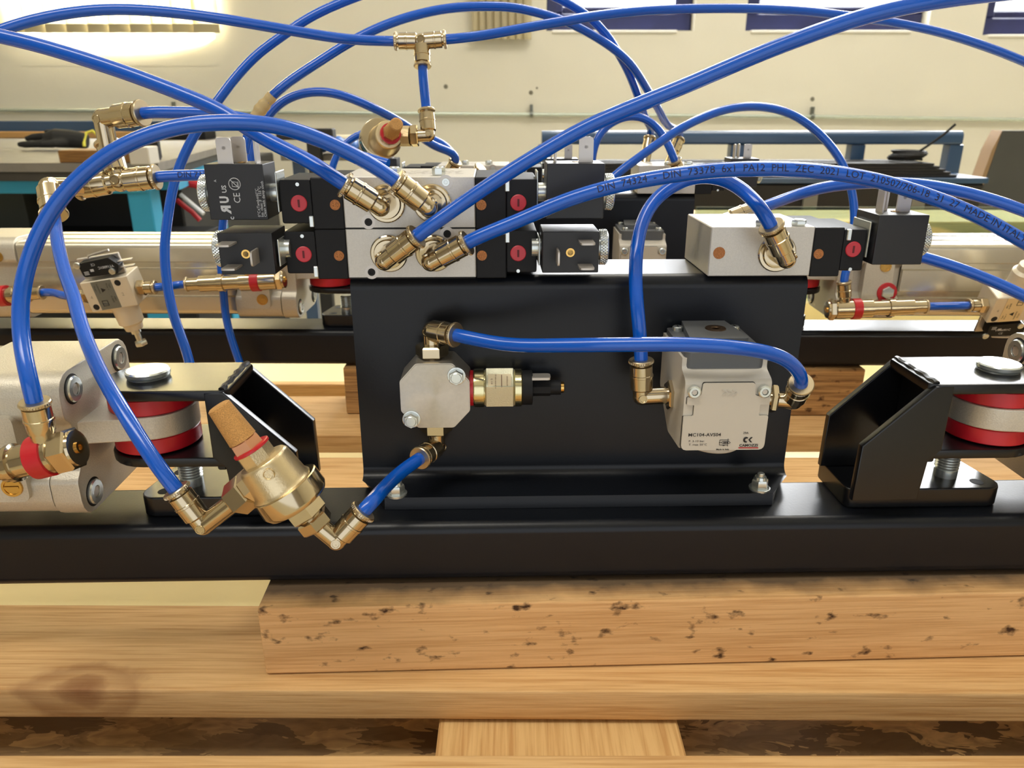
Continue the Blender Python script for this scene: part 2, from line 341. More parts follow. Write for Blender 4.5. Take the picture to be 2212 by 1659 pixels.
# ================================================================ the setting
def boxw(x0, x1, y0, y1, z0, z1, bev=0):
    return M().box(x0, x1, y0, y1, ZC + z0, ZC + z1, bev)
solo('floor', 'pale cream painted workshop floor', None, boxw(-3600, 3600, -2600, 3200, -1110, -1100), FLOORM, kind='structure')
solo('ceiling', 'white workshop ceiling', None, boxw(-3600, 3600, -2600, 3200, 1800, 1820), CEILM, kind='structure')
solo('wall_left', 'cream plastered side wall', None, boxw(-3700, -3600, -2600, 3200, -1100, 1800), WALLM, kind='structure')
solo('wall_right', 'cream plastered side wall', None, boxw(3600, 3700, -2600, 3200, -1100, 1800), WALLM, kind='structure')
fw_ = M().box(-3600, -1500, -2800, -2600, ZC - 1100, ZC + 1800).box(1900, 3600, -2800, -2600, ZC - 1100, ZC + 1800).box(-1500, 1900, -2800, -2600, ZC + 1350, ZC + 1800)  # unseen wall with an open doorway, added for contrast in reflections and front light
solo('wall_front_added', 'unseen grey wall with a door opening, added behind the viewer for its light', None, fw_, mat('grey_plaster', (150, 142, 128), .85), kind='structure')
wb = M(); WIN = [(-1760, -1060, 225), (122, 648, 246), (830, 1480, 246), (1677, 2400, 232)]
xs = [-3600]
for a, b, z in WIN: xs += [a, b]
xs += [3600]
for i in range(len(xs) - 1):
    if i % 2 == 0: wb.box(xs[i], xs[i + 1], 3000, 3200, ZC - 1100, ZC + 1800)
    else:
        z = WIN[i // 2][2]
        wb.box(xs[i], xs[i + 1], 3000, 3200, ZC + 1450, ZC + 1800)
        if i == 1:
            wb.box(xs[i], xs[i + 1], 3000, 3200, ZC - 1100, ZC + z - 96); N = 20; rings = []
            for k in range(N + 1):                   # sill rounding shaped to make the glow below the blind, deepest mid-width
                r = 6 + 84 * math.sin(math.pi * k / N) ** .6; x = xs[i] + (xs[i + 1] - xs[i]) * k / N
                rings.append([(x, 3000, ZC + z - 97)] + [(x, 3000 + r - r * math.cos(a * R90 / 7), ZC + z - r + r * math.sin(a * R90 / 7)) for a in range(8)] + [(x, 3200, ZC + z), (x, 3200, ZC + z - 97)])
            n = len(rings[0]); wb.add([p for q in rings for p in q], [[k * n + a, k * n + (a + 1) % n, (k + 1) * n + (a + 1) % n, (k + 1) * n + a] for k in range(N) for a in range(n)] + [list(range(n)), [N * n + a for a in range(n)]])
        else: wb.box(xs[i], xs[i + 1], 3000, 3200, ZC - 1100, ZC + z)
wall = solo('wall_back', 'cream roughly plastered wall with high windows', None, wb, WALLR, kind='structure')
hm = M()
for px, py, r in ((1147, 200, 5), (1160, 190, 2.5), (1755, 214, 5), (963, 187, 5), (1130, 60, 2)):
    p = W.m @ W.y(px, py, 2999); hm.lathe([(0, r * 1.6), (1.5, r)], p, (0, -1, 0), 8)
under(wall, 'plugged_hole', hm, mat('grey_filler', (120, 116, 100), .9), stuff=True)
for i, (a, b, z) in enumerate(WIN):
    f = M(); y0, y1 = 3055, 3115; z1 = 1440; fw = 62
    if i == 0: f.box(a, b, 3150, 3190, ZC + z, ZC + z + 40, 3)
    else:
        f.box(a, b, y0, y1, ZC + z, ZC + z + fw, 5)
        for x in (a, b - fw): f.box(x, x + fw, y0, y1, ZC + z + fw, ZC + z1, 5)
        f.box(a + fw, b - fw, y0 + 18, y1 - 5, ZC + z + fw, ZC + z + fw + 22, 3)
    wn = solo('window_%d' % (i + 1), None, None, f, NAVY if i else GREYP, kind='structure')
    under(wn, 'pane', M().box(a + 20, b - 20, 3158 if i == 0 else 3084, 3164 if i == 0 else 3090, ZC + z + 30, ZC + z1), PANE)
    if i: under(wn, 'sill_putty', M().box(a + 20, b - 60, 2994, 3052, ZC + z - 8, ZC + z + 2, 2), CEILM)
cp = [W.m @ W.y(px, py, 2985) for px, py in ((-300, 235), (300, 240), (1148, 247), (1755, 252), (2500, 263))]
tr = solo('trim_1', 'slim galvanised conduit along the wall', None, M().path(cp, 7, 10), mat('galvanised_conduit', (196, 206, 196), .25, .6), kind='structure')
for px, py in ((375, 241), (1148, 247), (1755, 252)):
    p = W.m @ W.y(px, py, 2983)
    under(tr, 'conduit_clip', M().lathe([(-6, 11), (6, 11)], p, (1, 0, 0), 12).box(p.x - 5, p.x + 5, p.y, p.y + 17, p.z + 6, p.z + 34, 1), mat('clip_steel', (120, 124, 118), .4, .7))

# vertical blinds
def blind(label, x0, n, w_, y, zb, ang, tone=SLAT):
    t = Thing('vertical_blind', label, 'blind', W, (x0 + n * w_ / 2, y, zb))
    for k in range(n):
        cx = x0 + (k + .5) * w_; h = w_ * .58; c, s = math.cos(ang), math.sin(ang)
        m = M(); pr = []
        for q in range(7):
            e = -1 + q / 3; bow = 5 * (1 - e * e)
            pr.append((cx + e * h * c - bow * s * 0, y + e * h * s - bow))
        pr += [(p[0] + .3, p[1] + 1.6) for p in pr[::-1]]
        m.prism(pr, 'z', zb + 30, zb + 1200); t.part('slat', m, tone)
        m = M(); m.prism([(p[0], p[1]) for p in pr], 'z', zb, zb + 29.0)
        t.part('slat_weight', m, mat('slat_weight_fabric', (176, 164, 128), .8) if k == 0 and 'slat_weight_fabric' not in bpy.data.materials else bpy.data.materials['slat_weight_fabric'])
    return t
blind('cream vertical slat blind hanging over the left window', -1775, 10, 74, 2960, 236, .22)
blind('cream pleated blind hanging closed in the middle of the wall', -140, 8, 26, 2972, 216, .5)

# ================================================================ table, boards, blocks under the machine
tt = Thing('work_table', 'cream laminate work table carrying the wooden pallet', 'table', W, (0, 520, -1100))
tt.part('table_top', M().box(-1000, 1000, 60, 1000, -330, -300, 3), TABLE)
for x in (-950, 900):
    for y in (90, 920): tt.part('leg', M().box(x, x + 50, y, y + 50, -1100, -330, 3), FRAMEB)
solo('strand_board', 'brown oriented strand board lying under the front of the pallet', 'board', M().box(-820, 820, 90, 336, -300, -288, 1), OSB, W)
pal = Thing('pallet', 'pine pallet of wide boards under the two machines', 'pallet', W, (0, 400, -300))
def plank(x0, x1, y0, y1, z0, z1, yaw=0.0, tilt=0.0):
    m = M().box(x0, x1, y0, y1, z0, z1, 1.6, 2); c = V((0, (y0 + y1) / 2, z0))
    m.xf(T(c) @ Matrix.Rotation(yaw, 4, 'Z') @ Matrix.Rotation(tilt, 4, 'Y') @ T(-c)); return m
for a in ((-900, 900, 120, 240, -262, -246, 0), (-900, 900, 273, 335, -260.5, -244.2, -.006), (-900, 900, 440, 514, -260, -244.2, 0), (-900, 900, 554, 641, -260, -244.2, 0.004)):
    pal.part('plank', plank(*a), PINEK if a[2] == 273 else PINE)
pal.part('end_board', M().box(-900, 900, 713, 723, -299.5, -260, .8), PINE)
for x0, x1 in ((-33, 75), (-640, -540), (560, 660)):
    pal.part('stringer', M().box(x0, x1, 121, 712, -288, -262.5, 1), PINEY)
# timber packing blocks carrying the beams
B1 = Frame(T((0, 0, ZC)) @ yawed(0.035, 0, 287))
p0 = B1.y(552, 1300, 287)
tbk = Thing('timber_block', 'long pine packing block with dark specks under the front beam', 'timber', B1, (260, 319.5, -243.6))
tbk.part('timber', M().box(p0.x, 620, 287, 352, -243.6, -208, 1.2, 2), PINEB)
p0 = R.y(741, 800, 300); p1 = R.y(1862, 850, 300)
solo('timber_block', 'greyed pine packing block under the rear beam', 'timber', M().box(p0.x, p1.x, 300, 352, -248.6, -208, 1.2, 2), PINED, R)

# ================================================================ background benches and stacks
bt = Thing('workbench', 'grey topped workbench with cyan legs at the left wall side', 'workbench', W, (-1300, 1900, -1100))
bt.part('bench_top', M().prism([(-2500, 1400), (-622, 1400), (-712, 1960), (-800, 2520), (-2500, 2520)], 'z', -112, -97), BENCH)
bt.part('apron', M().prism([(-2500, 1404), (-628, 1404), (-716, 1955), (-736, 1955), (-650, 1424), (-2500, 1424)], 'z', -128, -112.5), DARK)
bt.part('rail', M().box(-2480, -660, 1425, 1460, -152, -128.5, 2), CYAN)
m = M().prism([(-655, 1470), (-620, 1470), (-705, 1950), (-740, 1950)], 'z', -150, -128.5); bt.part('side_rail', m, CYAN)
for x, y in ((-700, 1430), (-752, 1900), (-2400, 1430), (-2400, 2450)):
    bt.part('leg', M().box(x, x + 42, y, y + 42, -1100, -128.5, 2), CYAN)
bt.part('shade_backdrop', M().box(-2300, -715, 1700, 2400, -1095, -135, 4), BLK)  # black box added to stand in for the deep shade under the bench
bt.part('back_rail', M().box(-2480, -1000, 2495, 2515, -97, -48, 2), FRAMEB)
bt.part('edge_strip', M().box(-2480, -1130, 2450, 2480, -97, -78, 2), mat('tan_edge_board', (184, 142, 86), .6))
# work glove
g = M(); c0 = W.y(130, 312, 1800); c0.z = -91
def gp(*q): return [c0 + V(p) for p in q]
g.path(gp((58, 6, 14), (25, 4, 18), (-5, 0, 20), (-30, 0, 17)), [17, 20, 21, 14], 12)
g.path(gp((-10, -10, 10), (-45, -14, 8), (-74, -10, 7), (-88, -8, 7)), [11, 8, 7.5, 5], 10)
g.path(gp((-12, 4, 20), (-40, 6, 24), (-62, 8, 22), (-80, 8, 18)), [11, 8, 7.5, 5], 10)
g.path(gp((-10, 16, 14), (-38, 22, 12), (-64, 26, 10), (-74, 26, 9)), [10, 8, 7, 5], 10)
g.path(gp((0, 24, 18), (-24, 34, 30), (-50, 38, 32)), [10, 8, 5], 10)
g.path(gp((20, -10, 12), (2, -26, 10), (-22, -34, 9)), [10, 9, 5], 10)
gt = Thing('work_glove', 'black knitted work glove with a yellow cuff lying on the grey workbench', 'glove', W, c0)
o = gt.part('glove_body', g, GLOVE)
rm = o.modifiers.new('remesh', 'REMESH'); rm.mode = 'VOXEL'; rm.voxel_size = .0025; rm.use_smooth_shade = True
gt.part('cuff', M().path(gp((60, -13, 3), (58, -6, 15), (60, 6, 31), (72, 12, 35), (82, 10, 26)), 3.2, 8), YEL)
# blocks on the bench
p = W.z(215, 352, -97)
solo('wooden_offcut', 'brown wooden offcut lying at the front of the grey workbench', 'timber', M().box(p.x - 70, p.x + 62, p.y, p.y + 70, -96.7, -76, 1), wood('brown_offcut', (128, 92, 48), (96, 66, 34)), W)
p = W.z(303, 356, -97)
solo('aluminium_box', 'small bright aluminium box beside the wooden offcut', 'box', M().box(p.x - 17, p.x + 17, p.y, p.y + 40, -97, -68, 1.5), ALU, W)
p = W.z(330, 345, -97)
solo('steel_profile', 'black steel profile standing by the aluminium box', 'profile', M().prism([(p.x - 12, p.y), (p.x + 14, p.y), (p.x + 14, p.y + 4), (p.x - 8, p.y + 4), (p.x - 8, p.y + 60), (p.x - 12, p.y + 60)], 'z', -97, -50), BLK, W)
p = W.z(370, 302, -97)
solo('tool_case', 'black flat tool case at the back of the grey workbench', 'case', M().box(p.x - 90, p.x + 100, p.y, p.y + 90, -96.7, -66, 4, 2), PLASM, W)
p = W.y(55, 460, 1660)
solo('plastic_crate', 'dark green plastic crate under the grey workbench', 'crate', M().box(p.x - 40, p.x + 40, 1600, 1690, -250, -165, 4, 2), OLIVE, W)
q = W.y(55, 470, 1640)
solo('under_shelf', 'black shelf board under the grey workbench', 'shelf', M().box(-2300, -640, 1480, 1695, -262, -250, 1), BLK, W)
# red handled tool and white rods hanging under the bench
q = [W.y(x, y, 1560) for x, y in ((386, 398), (405, 394), (425, 397), (440, 410), (446, 430))]
solo('garden_lopper', 'curved red tool handle under the right end of the workbench', 'tool', M().path(q, 9, 10).path([W.y(x, y, 1565) for x, y in ((382, 432), (400, 447), (415, 458), (432, 476))], 5, 8), REDP, W)
solo('white_rod', 'white rod leaning beside the red tool handle', 'rod', M().cyl(W.y(390, 420, 1540), W.y(440, 462, 1530), 4, 10), STEELW, W)
solo('white_rod', 'short white rod leaning beside the cyan bench leg', 'rod', M().cyl(W.y(297, 418, 1540), W.y(313, 440, 1530), 3.4, 10), STEELW, W)
# dark frame, roll and blue bag in the middle
mf = Thing('steel_stand', 'short black tubular frame standing behind the pale roll', 'frame', W, (-560, 1500, -1100))
a = W.y(600, 284, 1500); b = W.y(722, 284, 1500); c = W.y(678, 300, 1500)
mf.part('rail', M().box(a.x, b.x, 1485, 1515, -62, -42, 2), BLK)
mf.part('post', M().box(c.x - 12, c.x + 12, 1488, 1512, -1100, -62.3, 2), BLK)
a = W.y(724, 300, 1560); b = W.y(830, 302, 1560)
solo('paper_roll', 'pale roll of wrapping on the shelf behind the rear valve', 'roll', M().lathe([(0, 8), (0, 17), (b.x - a.x, 17), (b.x - a.x, 8)], (a.x, 1560, -72), (1, 0, 0), 20), mat('pale_wrapping', (214, 204, 176), .6, bump=(60, .6, .002)), W)
sh = Thing('shelf_trestle', 'narrow grey trestle shelf behind the rear valves', 'shelf', W, (-345, 1560, -1100))
sh.part('shelf_board', M().box(-440, -250, 1520, 1660, -101, -89.2, 1), BENCH)
for x in (-430, -290): sh.part('leg', M().box(x, x + 24, 1560, 1584, -1100, -101.2, 1), FRAMEB)
bgm = M()
for k in range(14):
    a = k * .9; bgm.ball(V((W.y(735, 350, 1530).x + 50 * math.cos(a) * (k % 5) / 4, 1535 + 18 * math.sin(a), -77 + 3 * (k % 3))), 11 + 2 * (k % 3), 10, 6)
o = solo('plastic_bag', 'crumpled blue plastic bag on the narrow trestle shelf', 'bag', bgm, mat('blue_bag', (60, 110, 190), .3, bump=(90, .8, .003)), W)
rm = o.modifiers.new('remesh', 'REMESH'); rm.mode = 'VOXEL'; rm.voxel_size = .004; rm.use_smooth_shade = True

# right: blue frame over a stack of black sheets
fr = Thing('tube_frame', 'blue black square tube frame standing over the stacked black sheets', 'frame', W, (500, 1500, -150))
xa, xb = W.y(1170, 297, 1500).x, W.y(2072, 297, 1500).x
fr.part('top_rail', M().prism(rpoly([(1485, -70, 4), (1520, -70, 4), (1520, -46, 9), (1485, -46, 10)], 5), 'x', xa, xb), FRAMEB)
for px in (1178, 1590, 1848, 2058):
    x = W.y(px, 330, 1500).x; fr.part('post', M().box(x - 13, x + 13, 1489, 1516, -1100, -70.2, 2, 2), FRAMEB)
cs = Thing('sheet_stack', 'stack of thin black corrugated sheets below the blue frame', 'sheets', W, (500, 1420, -118))
xa, xb = W.y(1160, 360, 1430).x, W.y(2030, 360, 1430).x
for k in range(5):
    cs.part('sheet', M().box(xa + random.uniform(-6, 12), xb - 9 * k, 1370 + 3 * k, 1480, -118.5 + k * 4.6, -114.5 + k * 4.6), BLK)
sup = Thing('steel_cabinet', 'long black steel cabinet carrying the sheet stack', 'cabinet', W, (500, 1440, -1100))
xa, xb = W.y(1300, 390, 1370).x, W.y(2125, 390, 1370).x
sup.part('carcass', M().box(xa, xb, 1365, 1483, -1100, -128.5, 3), BLK)
sup.part('top_plate', M().box(xa - 3, xb + 3, 1360, 1484, -128.2, -119, 1), FRAMEB)
for px in (1755, 1990):
    x = W.y(px, 390, 1360).x; sup.part('latch', M().box(x - 12, x + 12, 1356, 1364, -172, -140, 1), mat('grey_latch', (110, 112, 108), .5) if px == 1755 else bpy.data.materials['grey_latch'])
cc = W.z(1968, 360, -96); cc.y = 1400; hx = W.y(1968, 360, 1400).x; q = []
for k in range(120):
    a = k * .36; r = 27 + 4 * math.sin(k * .31); q.append(V((hx + r * math.cos(a), 1420 + r * .9 * math.sin(a), -92.5 + k * .13)))
q += [V((hx + 20, 1400, -70)), V((hx + 44, 1396, -50)), V((hx + 60, 1392, -32))]
solo('cable_coil', 'coil of thin black cable lying on the black sheets', 'cable', M().path(q, 2.2, 6), PLASM, W)
# pale wrapped boards behind the rear bracket
wr = Thing('board_bundle', 'bundle of pale boards with sheet glass in front of the black cabinet', 'boards', W, (420, 1080, -300))
for k in range(4):
    z = -252 + 26 * k; wr.part('board', M().box(250 - 6 * k, 800 + 7 * (k % 2), 1060 + 3 * (k % 2), 1190, z, z + 23, 1.5), PINE)
wr.part('sheet_glass', M().box(245, 830, 1040, 1046, -252, -128, .6), GGLASS)
tb = Thing('side_table', 'pale side table carrying the bundle of boards', 'table', W, (600, 1150, -1100))
tb.part('table_top', M().box(200, 1300, 1020, 1300, -280, -252.3, 2), TABLE)
for x in (230, 1240):
    for y in (1040, 1250): tb.part('leg', M().box(x, x + 30, y, y + 30, -1100, -280.3, 1), FRAMEB)
# dark board leaning at the right edge
lb = Thing('leaning_board', 'tall dark board with a brown edge leaning at the right side', 'board', W, (1080, 1700, -1100))
p0 = W.y(2166, 282, 1700); p1 = W.y(2140, 470, 1700)
lb.part('panel', M().prism([(p0.x, p0.z), (p0.x + 700, p0.z), (p0.x + 660, -1100), (p0.x - 150, -1100)], 'y', 1700, 1708), mat('dark_panel_face', (70, 70, 66), .5, noise=(5, .15)))
lb.part('edge_band', M().prism([(p0.x - 14, p0.z - 40), (p0.x - .3, p0.z), (p0.x - 150.3, -1100), (p0.x - 176, -1100)], 'y', 1701, 1740), mat('brown_board_edge', (150, 120, 84), .6))

# ================================================================ fittings shared by everything pneumatic
MOUTH = {}
def socket_prof(L, k=1.0):
    return [(0, 3.9 * k), (L - 14.2 * k, 3.9 * k), (L - 13.4 * k, 4.9 * k), (L - 8.0 * k, 4.95 * k), (L - 7.8 * k, 5.2 * k), (L - 7.0 * k, 5.2 * k), (L - 6.8 * k, 4.9 * k), (L - 2.9 * k, 4.9 * k), (L - 2.6 * k, 4.4 * k), (L - 2.6 * k, 3.7 * k), (L - 1.2 * k, 3.7 * k)]
def collar_mesh(m, C, d, L, k=1.0):
    pr = [(L - 1.7 * k, 3.2), (L - 1.7 * k, 5.1 * k), (L - 1.4 * k, 5.4 * k), (L - .4 * k, 5.4 * k), (L, 5.1 * k), (L, 3.2)]
    m.lathe(pr, C, d, 36)
    dd, u, w_ = basis(d)                    # the knurl: small ribs round the rim
    for q in range(36):
        a = 2 * math.pi * q / 36; e = u * math.cos(a) + w_ * math.sin(a); tt_ = dd.cross(e)
        o = V(C) + dd * (L - 1.45 * k) + e * 5.3 * k
        m.add([o - tt_ * .2, o + tt_ * .2, o + tt_ * .2 + dd * 1.05 * k, o - tt_ * .2 + dd * 1.05 * k, o + e * .25 + dd * .1, o + e * .25 + dd * .9 * k], [[0, 1, 4], [1, 2, 5, 4], [2, 3, 5], [3, 0, 4, 5]])
def mouth(key, fr, Mt, d):
    MOUTH[key] = (fr.m @ V(Mt), (fr.m.to_3x3() @ V(d)).normalized())
def elbow(th, parent, P, C, Mt, key, base=None, k=1.0, boss=True):
    """push-in elbow: stem from the port P to the corner C, socket from C to the mouth Mt"""
    P, C, Mt = V(P), V(C), V(Mt); m = M(); ds = (C - P).normalized(); L = (Mt - C).length; d = (Mt - C).normalized()
    m.lathe([(0, 3.9 * k), ((C - P).length, 3.9 * k)], P, ds, 20)
    m.ball(C, 4.0 * k, 20, 12); m.lathe(socket_prof(L, k), C, d, 28)
    if boss:
        nrm = ds.cross(d).normalized()
        if nrm.y > 0: nrm = -nrm
        m.lathe([(3.2 * k, 2.0 * k), (4.15 * k, 1.9 * k), (4.15 * k, 1.4 * k), (3.95 * k, 1.3 * k)], C, nrm, 16)
    e = th.part('elbow_fitting' if parent is None else 'elbow_fitting', m, NICK, parent)
    if base:
        b = M()
        if base[0] == 'ring': b.lathe([(0, base[1]), (.8, base[1]), (1.3, base[1] - .5), (1.3, 6.6), (2.6, 6.2), (2.8, 4.2)], P, ds, 32); th.part('seal_ring', b, NICK, e)
        else:
            b.hexa(P + ds * base[3] if len(base) > 3 else P, P + ds * ((base[3] if len(base) > 3 else 0) + base[2]), base[1], .0); th.part('hex_nut', b, base[4] if len(base) > 4 else NICK, e)
    c = M(); collar_mesh(c, C, d, L, k); th.part('release_collar', c, NICKD, e)
    mouth(key, th.fr, Mt, d); return e
def hexbolt(th, P, d, r, h, parent=None, washer=0):
    P = V(P); d = V(d).normalized(); m = M().hexa(P, P + d * h, r); m.lathe([(h, r * .7), (h + .3, r * .62)], P, d, 16)
    o = th.part('hex_bolt', m, ZINC, parent)
    if washer: th.part('washer', M().lathe([(0, washer), (.7, washer), (.9, washer - .4)], P - d * .1, d, 24), ZINC, o)
    return o

# ================================================================ solenoid valves
def spade(c, a0, a1, hole=True):
    """upright tab with a keyhole slit to its round hole: centre c, from a0 to a1"""
    s = 1 if a1 > a0 else -1
    pl = rpoly([(c - 3.1, a0), (c + 3.1, a0), (c + 3.1, a1, 1.4)], 2) + rpoly([(c + 3.1, a1 - s), (c + 3.1, a1, 1.4), (c - 3.1, a1, 1.4), (c - 3.1, a0)], 2)[1:]
    hz = a1 - s * 4.2; h = [(c - .8 * math.cos(k * math.pi / 5), hz - s * .8 * math.sin(k * math.pi / 5)) for k in range(11)]
    return [(c - 3.1, a0), (c + 3.1, a0)] + rpoly([(c + 3.1, a0), (c + 3.1, a1, 1.4), (c - 3.1, a1, 1.4), (c - 3.1, a0)], 2)[1:-1] + [(c - 3.1, hz)] + h + [(c - 3.1, hz)]
def coil(th, x0, x1, y0, y1, z0, z1, up, nut, pins, marks=False, off=3.3):
    m = M().box(x0, x1, y0, y1, z0, z1, .5, 2)
    c = th.part('coil', m, PLAS)
    s = nut; xe = x1 if s > 0 else x0; yc = (y0 + y1) / 2; zc_ = (z0 + z1) / 2
    if up: zc_ = z0 + (z1 - z0) * .45
    else: yc = y1 - (y1 - y0) * .4
    n = M().lathe([(0, 5.6), (1.4, 5.6), (1.5, 7.6), (4.6, 7.7), (5.1, 7.1), (5.1, 2.5), (5.6, 2.2)], (xe, yc, zc_), (s, 0, 0), 40)
    for q in range(40):
        a = 2 * math.pi * q / 40
        for e in range(4):
            p = V((xe + s * (1.7 + .75 * e), yc + 7.65 * math.cos(a + e * .08), zc_ + 7.65 * math.sin(a + e * .08))); r_ = V((0, math.cos(a), math.sin(a))); t_ = V((0, -math.sin(a), math.cos(a)))
            n.add([p - t_ * .42, p + t_ * .42, p + V((s * .6, 0, 0)) + t_ * .42, p + V((s * .6, 0, 0)) - t_ * .42, p + V((s * .3, 0, 0)) + r_ * .32], [[0, 1, 4], [1, 2, 4], [2, 3, 4], [3, 0, 4]])
    th.part('coil_nut', n, ZINC, c, 'knurled zinc plated nut')
    xi = x0 if s > 0 else x1
    b = M().box(min(xi - s * off, xi - s * (off + .8)), max(xi - s * off, xi - s * (off + .8)), y0 + 4, y1 - 1, z0 + 2.5, z1 - 3.5, .3)
    b.lathe([(0, 4.0), (4, 4.0)], (xi, yc, zc_), (-s, 0, 0), 16); th.part('coil_bracket', b, ZINC, c)
    for (kind, a, bq) in pins:
        t = M()
        if up:                                   # upright spades: a = x, bq = y
            if kind == 'f': t.prism(spade(a, z1 - .5, z1 + 10.5), 'y', bq, bq + .8)
            else: t.prism(spade(bq, z1 - .5, z1 + 10.5), 'x', a, a + .8)
        else:                                    # spades towards the viewer: a = x, bq = z
            if kind == 'h': t.prism(rpoly([(a - 3.1, y0 + .5), (a + 3.1, y0 + .5), (a + 3.1, y0 - 10, 1.4), (a - 3.1, y0 - 10, 1.4)], 2), 'z', bq - .4, bq + .4)
            else: t.prism(rpoly([(y0 + .5, bq - 3.1), (y0 + .5, bq + 3.1), (y0 - 10, bq + 3.1, 1.4), (y0 - 10, bq - 3.1, 1.4)], 2), 'x', a - .4, a + .4)
        th.part('terminal', t, TIN, c)
    if up: th.part('screw_bush', M().lathe([(0, 1.9), (.25, 1.9), (.25, 1.2), (-1, 1.1)], ((x0 + x1) / 2 + 1, (y0 + y1) / 2, z1), (0, 0, 1), 16), BRASS, c)
    else:
        th.part('screw_bush', M().lathe([(0, 1.9), (.25, 1.9), (.25, 1.2), (-1.2, 1.0), (-1.2, .02)], ((x0 + x1) / 2 - .2, y0, (z0 + z1) / 2), (0, -1, 0), 18), BRASS, c, 'brass threaded bush')
    if marks:
        t = M(); y = y0 - .12; up_ = (0, 0, 1); lf = (-1, 0, 0); w_ = x1 - x0; h = z1 - z0
        X = lambda f: x0 + f * w_
        Z = lambda f: z1 - f * h
        t.text('US', 2.7, (X(.305), y, Z(.44)), up_, lf, bold=.02); t.text('c', 3.0, (X(.375), y, Z(.965)), up_, lf, bold=.02)
        t.text('A', 1.5, (X(.17), y, Z(.295)), up_, lf)
        t.text('CE', 4.0, (X(.51), y, Z(.6)), up_, lf, wide=.9)
        for i, s_ in enumerate(('0°C≤Tamb≤60°C', 'Ins. class: F   155°C', 'Clean with damp cloth')):
            t.text(s_, 1.62, (X(.855 + .052 * i), y, Z(.945)), up_, lf, 'LEFT')
        t.text('R', 5.4, (X(.3), y, Z(.8)), up_, lf, bold=.05, wide=-1); t.text('U', 5.0, (X(.29), y, Z(.63)), up_, lf, bold=.05, wide=.8)
        c0 = V((X(.49), y, Z(.35))); t.path([c0 + V((2.4 * math.cos(q * .3307), 0, 2.4 * math.sin(q * .3307))) for q in range(20)], .16, 4)
        t.path([c0 + V((-1.7, 0, 1.7)), c0 + V((1.7, 0, -1.7))], .16, 4)
        t.path([c0 + V((-1.0, 0, -1.0)), c0 + V((1.1, 0, -1.2)), c0 + V((1.1, 0, .7)), c0 + V((-1.0, 0, .9)), c0 + V((-1.0, 0, -1.0))], .14, 4)
        t.path([c0 + V((1.5, 0, -1.5)), c0 + V((1.5, 0, 1.0))], .14, 4)
        th.part('lettering', t, WHITE, c)
    return c
def pilot(th, xi, s, Y, z0, red, filt, scr, clip, LL=27):
    """black pilot head on one end of the valve body; s is the side"""
    X = lambda a, b: (min(xi + s * a, xi + s * b), max(xi + s * a, xi + s * b))
    m = M(); a, b = X(.1, 13.5); m.box(a, b, Y + .3, Y + 40, z0 - .4, z0 + 21.4, .4)
    a, b = X(13.5, LL); m.box(a, b, Y + .6, Y + 36, z0 + 2.0, z0 + 20.6, .9, 2)
    ph = th.part('pilot_head', m, PLASM)
    b_ = M().lathe([(0, 3.5), (.5, 3.5), (.75, 3.2)], (red[0], Y + .7, red[1]), (0, -1, 0), 28); bt_ = th.part('override_button', b_, REDB, ph, 'red slotted override button')
    th.part('filter_disc', M().lathe([(0, 2.25), (.45, 2.2), (.5, 1.9)], (filt[0], Y + .4, filt[1]), (0, -1, 0), 20), COPPER, ph, 'sintered copper filter disc')
    th.part('pilot_screw', M().lathe([(0, .9), (.4, .8), (.4, .4)], (scr[0], Y + .7, scr[1]), (0, -1, 0), 12), ZINC, ph)
    c = M().box(clip[0] - 1.0, clip[0] + 1.0, Y - .5, Y + 3, clip[1] - 2.4, clip[1] + 2.4, .3); th.part('retaining_clip', c, ZINC, ph)
    sl = M().box(red[0] - .45, red[0] + .45, Y - .13, Y + .1, red[1] - 1.6, red[1] + 1.6)
    th.part('slot', sl, mat('button_slot', (96, 16, 26), .6) if 'button_slot' not in bpy.data.materials else bpy.data.materials['button_slot'], ph)
    return ph
def topmarks(th, x0, x1, y0, y1, z, parent):
    t = M()
    for i in range(4):
        y = y0 + (y1 - y0) * (.25 + .17 * i); x = x0
        while x < x1 - 3:
            L = random.uniform(1, 4); t.quad((x, y, z), (x + L, y, z), (x + L, y + .8, z), (x, y + .8, z)); x += L + random.uniform(.5, 3)
    th.part('small_print', t, mat('grey_print', (120, 112, 100), .7) if 'grey_print' not in bpy.data.materials else bpy.data.materials['grey_print'], parent)
def body_screw(th, x, y, z, parent, dark=True):
    th.part('mount_pocket', M().lathe([(0, 3.1), (.1, 3.1), (.12, 2.4)], (x, y, z), (0, -1, 0), 20), TIN, parent)
    th.part('mount_screw', M().lathe([(0, 1.7), (.35, 1.6), (.35, .8), (.1, .7)], (x, y - .1, z), (0, -1, 0), 16), HOLE if dark else ZINC, parent)
